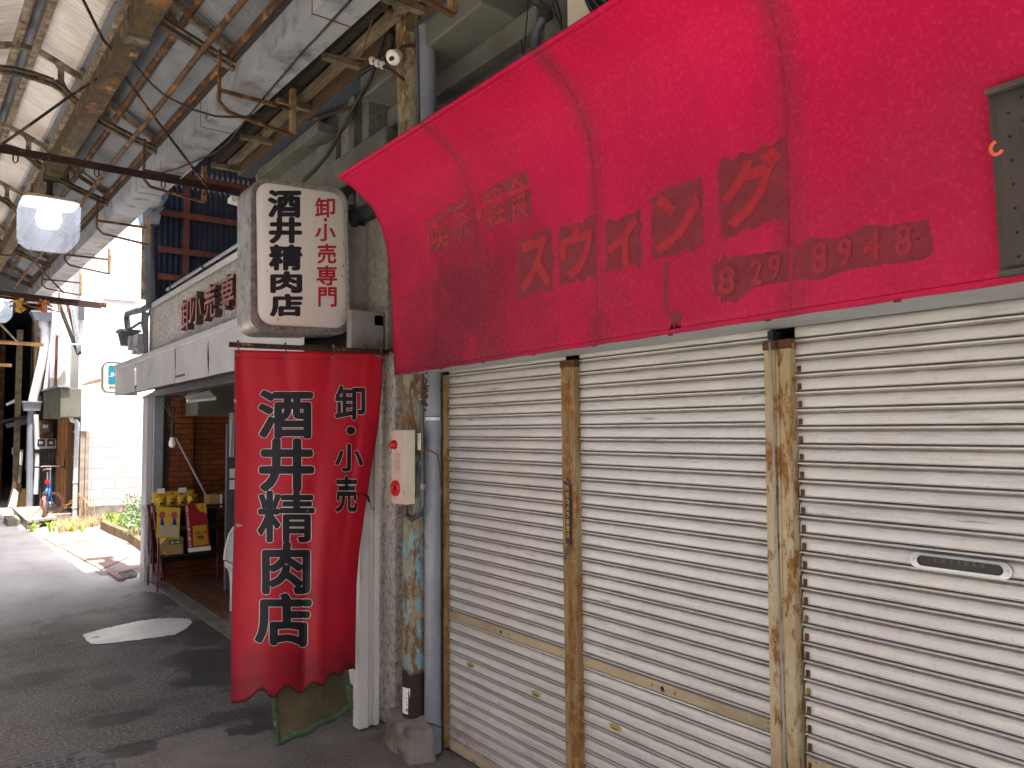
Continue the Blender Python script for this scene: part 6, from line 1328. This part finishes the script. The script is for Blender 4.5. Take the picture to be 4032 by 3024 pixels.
# boards leaning by the dark end, funnels and pipes at the arcade's next post
QY = 20.0; LP = lambda x, y, yy=QY: PY(*z7(x, y), yy)
t = T('leaning_board', 'white faced board with a brown edge leaning in the shadow beside the platform', 'board', LP(150, 1150)); b = MB().prism([LP(92, 1158), LP(205, 1172), LP(285, 860), LP(175, 805)], (0, .04, 0)); b.build('back', 'meter_board', t); b = MB().prism([LP(108, 1145, 19.96), LP(205, 1155, 19.96), LP(248, 955, 19.96), LP(180, 905, 19.96)], (0, -.02, 0)); b.build('white_face', 'paper', t)
tag(MB().prism([LP(215, 1172, 20.2), LP(372, 1170, 20.2), LP(372, 905, 20.2), LP(285, 910, 20.2)], (0, .04, 0)).build('plywood_sheet', 'cardboard'), 'tan plywood sheet leaning behind the grey pipe', 'board')
tag(MB().bar(LP(255, 840, 20.5), LP(285, 400, 20.5), .09, .05).build('timber_length', 'wood_grey'), 'upright grey timber length in the dark end of the alley', 'timber')
t = MB().prism([LP(255, 600, 20.4), LP(290, 600, 20.4), LP(300, 440, 20.4), LP(262, 425, 20.4)], (0, .02, 0)); tag(t.build('white_strip', 'paper'), 'narrow white strip fixed to the upright timber', 'strip')
tag(MB().bar(LP(350, 660, 20.3), LP(372, 60, 20.3), .10, .06).build('door_post', 'wood_brown'), 'brown timber post beside the grey pipe in the shadow', 'post')
ph = T('funnel_downpipe', 'slanting white downpipe with two grey funnels on a rusty pole', 'pipe', (1.8, 19.6, 0)); PYY2 = 19.6; QP = lambda x, y: PY(*z6(x, y), PYY2)
q = QP(592, 160); b = MB(); tapered(b, q, .20, .16, .27, .2, QP(592, 218).z, QP(592, 118).z, .02); b.build('upper_funnel', 'pvc_grey', ph)
MB().tube([QP(575, 215), QP(575, 275), QP(600, 318), QP(590, 480), QP(560, 700), QP(500, 960), QP(430, 1262)], .10, 14, rs=[.11, .10, .10, .09, .09, .09, .09]).build('slanting_pipe', 'pvc_white', ph)
q = QP(412, 1325); b = MB(); tapered(b, q, .15, .15, .17, .17, QP(412, 1385).z, QP(412, 1278).z, .02); b.build('lower_funnel', 'pvc_grey', ph)
b = MB().tube([QP(412, 1385), QP(405, 1500), PY(*z7(400, 400), PYY2), PY(*z7(390, 1165), PYY2)], .075, 14); b.build('lower_pipe', 'pvc_grey', ph)
pl = T('rusty_pole', 'weathered brown pole behind the slanting white downpipe', 'pole', (1.95, 20.2, 0)); QL = lambda x, y, yy=20.2: PY(*z6(x, y), yy)
MB().tube([QL(530, 60), QL(528, 500), QL(520, 1200), PY(*z7(470, 900), 20.2)], .13, 12).build('shaft', 'wood_old_far', pl)
MB().lathe(QL(538, 385, 20.0), (0, -1, 0), [(0, .075), (.08, .075), (.08, .05)], 14).build('lamp_socket', 'pvc_grey', pl)
t = MB().box(QL(470, 1190).x, QL(560, 1190).x, 20.05, 20.2, QL(470, 1328).z, QL(470, 1190).z); tag(t.build('cream_box', 'cream_metal', bevel=.01), 'small cream junction box under the slanting downpipe', 'junction box')
tag(MB().tube([QL(905, 0, 18.9), QL(850, 90, 18.9), QL(760, 190, 18.9), QL(738, 260, 18.9), QL(735, 380, 18.9), QL(760, 405, 18.9), QL(780, 370, 18.9), QL(778, 300, 18.9)], .045, 10).build('white_conduit', 'pvc_white'), 'white conduit ending in a hook high beside the white wall', 'conduit')
for i, P in enumerate(([(722, -10), (718, 300), (690, 560), (690, 960)], [(700, 250), (680, 480), (640, 800), (590, 1130)], [(650, -10), (640, 300), (610, 850)])):
    tag(MB().tube([QL(x, y, 19.25+.2*i) for x, y in P], (.06, .045, .05)[i], 10).build('white_pipe', 'pvc_white'), ('thick white vertical pipe nearest the white wall', 'thin banded pale pipe leaning over the concrete canopy', 'pale vertical pipe between the funnel and the white wall')[i], 'pipe', 'white pipes by the far house')
fa_ = T('folded_canopy', 'folded striped metal canopy hanging diagonally in front of the white house', 'canopy', QL(980, 300, 17.8))
b = MB().grid(lambda s, t: QL(905+55*s+(105+50*s*.2)*t*1.0-8*s*t, 0+(640-70*s)*t, 17.8+.02*math.cos(s*2*math.pi*4)), 48, 8); b.build('sheet', 'sheet_white', fa_, smooth=80, solid=.004)
b = MB().bar(QL(770, -10, 17.9), QL(1030, 655, 17.9), .16, .05); b.build('frame', 'dark_wall', fa_); b = MB().bar(QL(880, 0, 17.85), QL(1050, 650, 17.85), .05, .05); b.build('edge_bar', 'redlead', fa_)
MB().bar(QL(860, 512, 17.8), QL(1090, 518, 17.8), .02, .03).build('stay', 'pvc_white', fa_)
tag(MB().box(QL(1030, 0, 18.2).x, QL(1105, 0, 18.2).x, 18.18, 18.26, QL(1030, 190, 18.2).z, QL(1030, -60, 18.2).z).build('window_shutter', 'pvc_dark'), 'dark window frame at the top beside the folded canopy', 'window')
# the shadowed end of the alley
sh1 = T('shadow_house', 'dark shuttered house side in the shadowed end of the alley', 'house', (2, 25, 0)); MB().box(1.95, 2.4, 22, 40, 0, 5.2).build('wall', 'dark_void', sh1)
b = MB(); wall_rib(b, (1.93, 21.0, 0), (1.93, 23.5, 0), 2.6, 5.0, .12, .02, (1, 0, 0)); b.build('cladding', 'wood_old_far', sh1, smooth=60)
MB().box(-3, -.7, 21, 41, 0, 5.2).build('light_block', 'dark_void', sh1); MB().box(-5, -2.7, 13, 21, 0, 5.2).build('near_light_block', 'dark_wall', sh1)  # unseen walls added to keep open sky light off the dark end
MB().box(-.8, 2.4, 19.8, 41, 4.75, 4.85).build('eaves', 'dark_sheet', sh1)  # slab added over the far end to block leaking sun
sh2 = T('end_building', 'black unlit building closing the far end of the alley', 'building', (0, 41, 0)); MB().box(-6, 3, 40, 41, 0, 7).build('wall', 'dark_void', sh2)
each(4, 'window', 'grey_steel', sh2, lambda mb, i: mb.box(.8+.5*i, 1.1+.5*i, 39.97, 40, 2.0+.4*(i % 2), 2.5+.5*(i % 2)))
for i, (x, y, w, m_) in enumerate(((50, 330, .10, 'rust_pipe'), (262, 500, .12, 'wood_old'))):
    tag(MB().bar(PY(*z6(x, 330), 24-3*i), Vector((PY(*z6(x, 330), 24-3*i).x, 24-3*i, 0)), w, w).build('alley_post', m_), ('rusty square post in the dark at the left edge', 'grey wooden post in the dark beside the cladding')[i], 'post', 'posts in the dark end')
tag(MB().bar(PY(*z6(0, 1530), 20.8), PY(*z6(355, 1460), 20.8), .05, .07).build('dark_beam', 'timber_dark'), 'sloping dark beam low across the shadowed end', 'beam')
tag(MB().prism([PY(*z6(65, 1560), 20.9), PY(*z6(350, 1490), 20.9), PY(*z6(355, 1560), 20.9), PY(*z6(90, 1610), 20.9)], (0, .1, 0)).build('awning_flap', 'pvc_dark'), 'grey folded flap under the sloping beam', 'flap')
tag(MB().prism([PY(*z6(78, 1290), 21.5), PY(*z6(190, 1230), 21.5), PY(*z6(200, 1275), 21.5), PY(*z6(85, 1322), 21.5)], (0, .1, 0)).build('slatted_lamp', 'paper'), 'tilted pale slatted fixture glimmering in the dark', 'fixture')
tag(MB().tube([LP(235, 820, 21), LP(235, 100, 21)], .012, 8).build('thin_rail', 'chrome'), 'thin bright rail standing in the dark doorway', 'rail')
a, c = LP(155, 375, 21.5), LP(222, 460, 21.5); tag(MB().box(a.x, c.x, 21.5, 21.53, c.z, a.z).build('pale_sheet', 'faded_white'), 'pale square sheet hanging in the dark doorway', 'sheet')
# unseen row of fronts across the alley, added to bounce sunlight back
of = T('bounce_fronts', 'unseen rendered row of shop fronts added across the alley to bounce sunlight', 'building', (-3, 2, 0))
MB().box(-5, -2.7, -14, 13, 0, 5.2).build('wall', 'bounce_wall', of)
each(6, 'shutter', 'sheet_white', of, lambda mb, i: mb.box(-2.72, -2.695, -11+4*i, -8.4+4*i, .05, 2.3))
each(6, 'window', 'pvc_dark', of, lambda mb, i: mb.box(-2.72, -2.69, -10.6+4*i, -9.0+4*i, 3.1, 4.2))
# planter with shrubs, weeds and straw
pn = T('planter_kerb', 'curving low brown block kerb of the planter in the lot', 'planter', (2.4, 13, 0))
KP = [PZ(*z7(1303, 1440), 0), PZ(*z7(1420, 1500), 0), PZ(*z7(1520, 1545), 0), PZ(*z7(1659, 1605), 0), PZ(530, 2156, 0), Vector((2.33, 11.2, 0)), Vector((2.42, 10.3, 0))]
def kb_(mb, i): p, q = KP[i], KP[i+1]; q = p.lerp(q, .985); mb.hexa([p, p+Vector((.12, .02, 0)), q+Vector((.12, .02, 0)), q, p+Vector((.008, 0, .15)), p+Vector((.11, .02, .15)), q+Vector((.11, .02, .15)), q+Vector((.008, 0, .15))])
each(6, 'kerb_block', 'kerb_block', pn, kb_, bevel=.012)
b = MB().add([p+Vector((.09, 0, .11)) for p in KP]+[Vector((4.4, 10.3, .11)), Vector((4.4, 16.6, .11)), Vector((2.5, 16.6, .11))], [list(range(10))]); b.build('soil', 'soil', pn, smooth=0)
def blades(name, mat, n, area, h0, h1, w, lean, label, cat):
    b = MB()
    for i in range(n):
        p = area(); a_ = random.uniform(0, 6.28); l = random.uniform(h0, h1); d = Vector((math.cos(a_), math.sin(a_), 0)); sdv = Vector((-d.y, d.x, 0))*w; k_ = lean*random.random()
        m1 = p+d*l*k_*.4+Vector((0, 0, l*.6)); e = p+d*l*k_+Vector((0, 0, l*(1-.4*k_)))
        b.add([p-sdv, p+sdv, m1+sdv*.7, m1-sdv*.7, e], [(0, 1, 2, 3), (3, 2, 4)])
    o = b.build(name, mat, smooth=0); o['kind'] = 'stuff'; return tag(o, label, cat)
blades('planter_grass', 'grass_blade', 2600, lambda: Vector((random.uniform(2.5, 3.3), random.uniform(12.2, 16.2), .11)), .06, .16, .006, 1.0, 'short green grass in the planter', 'grass')
def dryp():
    t_ = random.random(); p = PZ(*z7(760+560*t_, 1440-120*t_+random.uniform(-60, 70)), 0); return p
blades('dry_grass', 'dry_blade', 1500, dryp, .05, .22, .005, 1.5, 'dry straw coloured grass clump before the doorstep', 'dry grass')
blades('green_weeds', 'grass_blade', 160, lambda: PZ(*z7(random.choice((400, 430, 650, 700, 900, 960, 1080))+random.uniform(-25, 25), random.uniform(1400, 1480)), 0), .06, .2, .014, 1.2, 'small green weeds under the platform and at the kerb', 'weeds')
b = MB()
for i in range(14): p = Vector((random.uniform(2.2, 2.34), 16.5, 0)); b.tube([p, p+Vector((random.uniform(-.2, .15), -.1, random.uniform(.3, .6))), p+Vector((random.uniform(-.45, .1), -.2, random.uniform(.2, .45)))], .004, 4)
tag(b.build('dry_stalks', 'straw'), 'arched dry stalks against the grey timber posts', 'stalks')
def shrub(c, r_, h, n, label, mats=('leaf', 'leaf_dark')):
    t = T('shrub', label, 'shrub', c, 'shrubs in the planter')
    b = MB()
    for i in range(9):
        a_ = random.uniform(0, 6.28); d = Vector((math.cos(a_)*r_*random.uniform(.3, .9), math.sin(a_)*r_*random.uniform(.3, .9), h*random.uniform(.6, 1))); b.tube([c, c+d*.5+Vector((0, 0, .04)), c+d], .006, 5)
    b.build('stems', 'wood_brown', t)
    for mi, mt_ in enumerate(mats):
        b = MB()
        for i in range(n//2):
            a_ = random.uniform(0, 6.28); rr = r_*math.sqrt(random.random()); zz_ = h*(.25+.75*random.random())*(1-.35*rr/r_)
            p = c+Vector((rr*math.cos(a_), rr*math.sin(a_), zz_)); d = Vector((random.gauss(0, 1), random.gauss(0, 1), random.gauss(.3, .6))).normalized(); s_ = d.orthogonal().normalized()*.012; l = random.uniform(.05, .09)
            b.add([p, p+d*l*.5+s_, p+d*l, p+d*l*.5-s_], [(0, 1, 2, 3)])
        b.build('leaves', mt_, t, smooth=0)
    b = MB()
    for i in range(5):
        a_ = random.uniform(0, 6.28); p = c+Vector((r_*.8*math.cos(a_), r_*.8*math.sin(a_), h*random.uniform(.35, .9)))
        for j in range(5): d = Vector((random.gauss(0, 1), random.gauss(0, 1), random.gauss(0, 1))).normalized(); s_ = d.orthogonal().normalized()*.018; b.add([p, p+d*.025+s_, p+d*.045, p+d*.025-s_], [(0, 1, 2, 3)])
    b.build('flowers', 'flower', t, smooth=0)
shrub(Vector((2.78, 14.2, .1)), .34, .42, 520, 'dark leaved shrub with red flowers, taller one at the back of the planter')
shrub(Vector((2.62, 12.9, .1)), .30, .34, 460, 'shrub with red flowers nearer the shop pillar')
shrub(Vector((3.0, 15.6, .1)), .28, .5, 380, 'sparse shrub against the block wall')
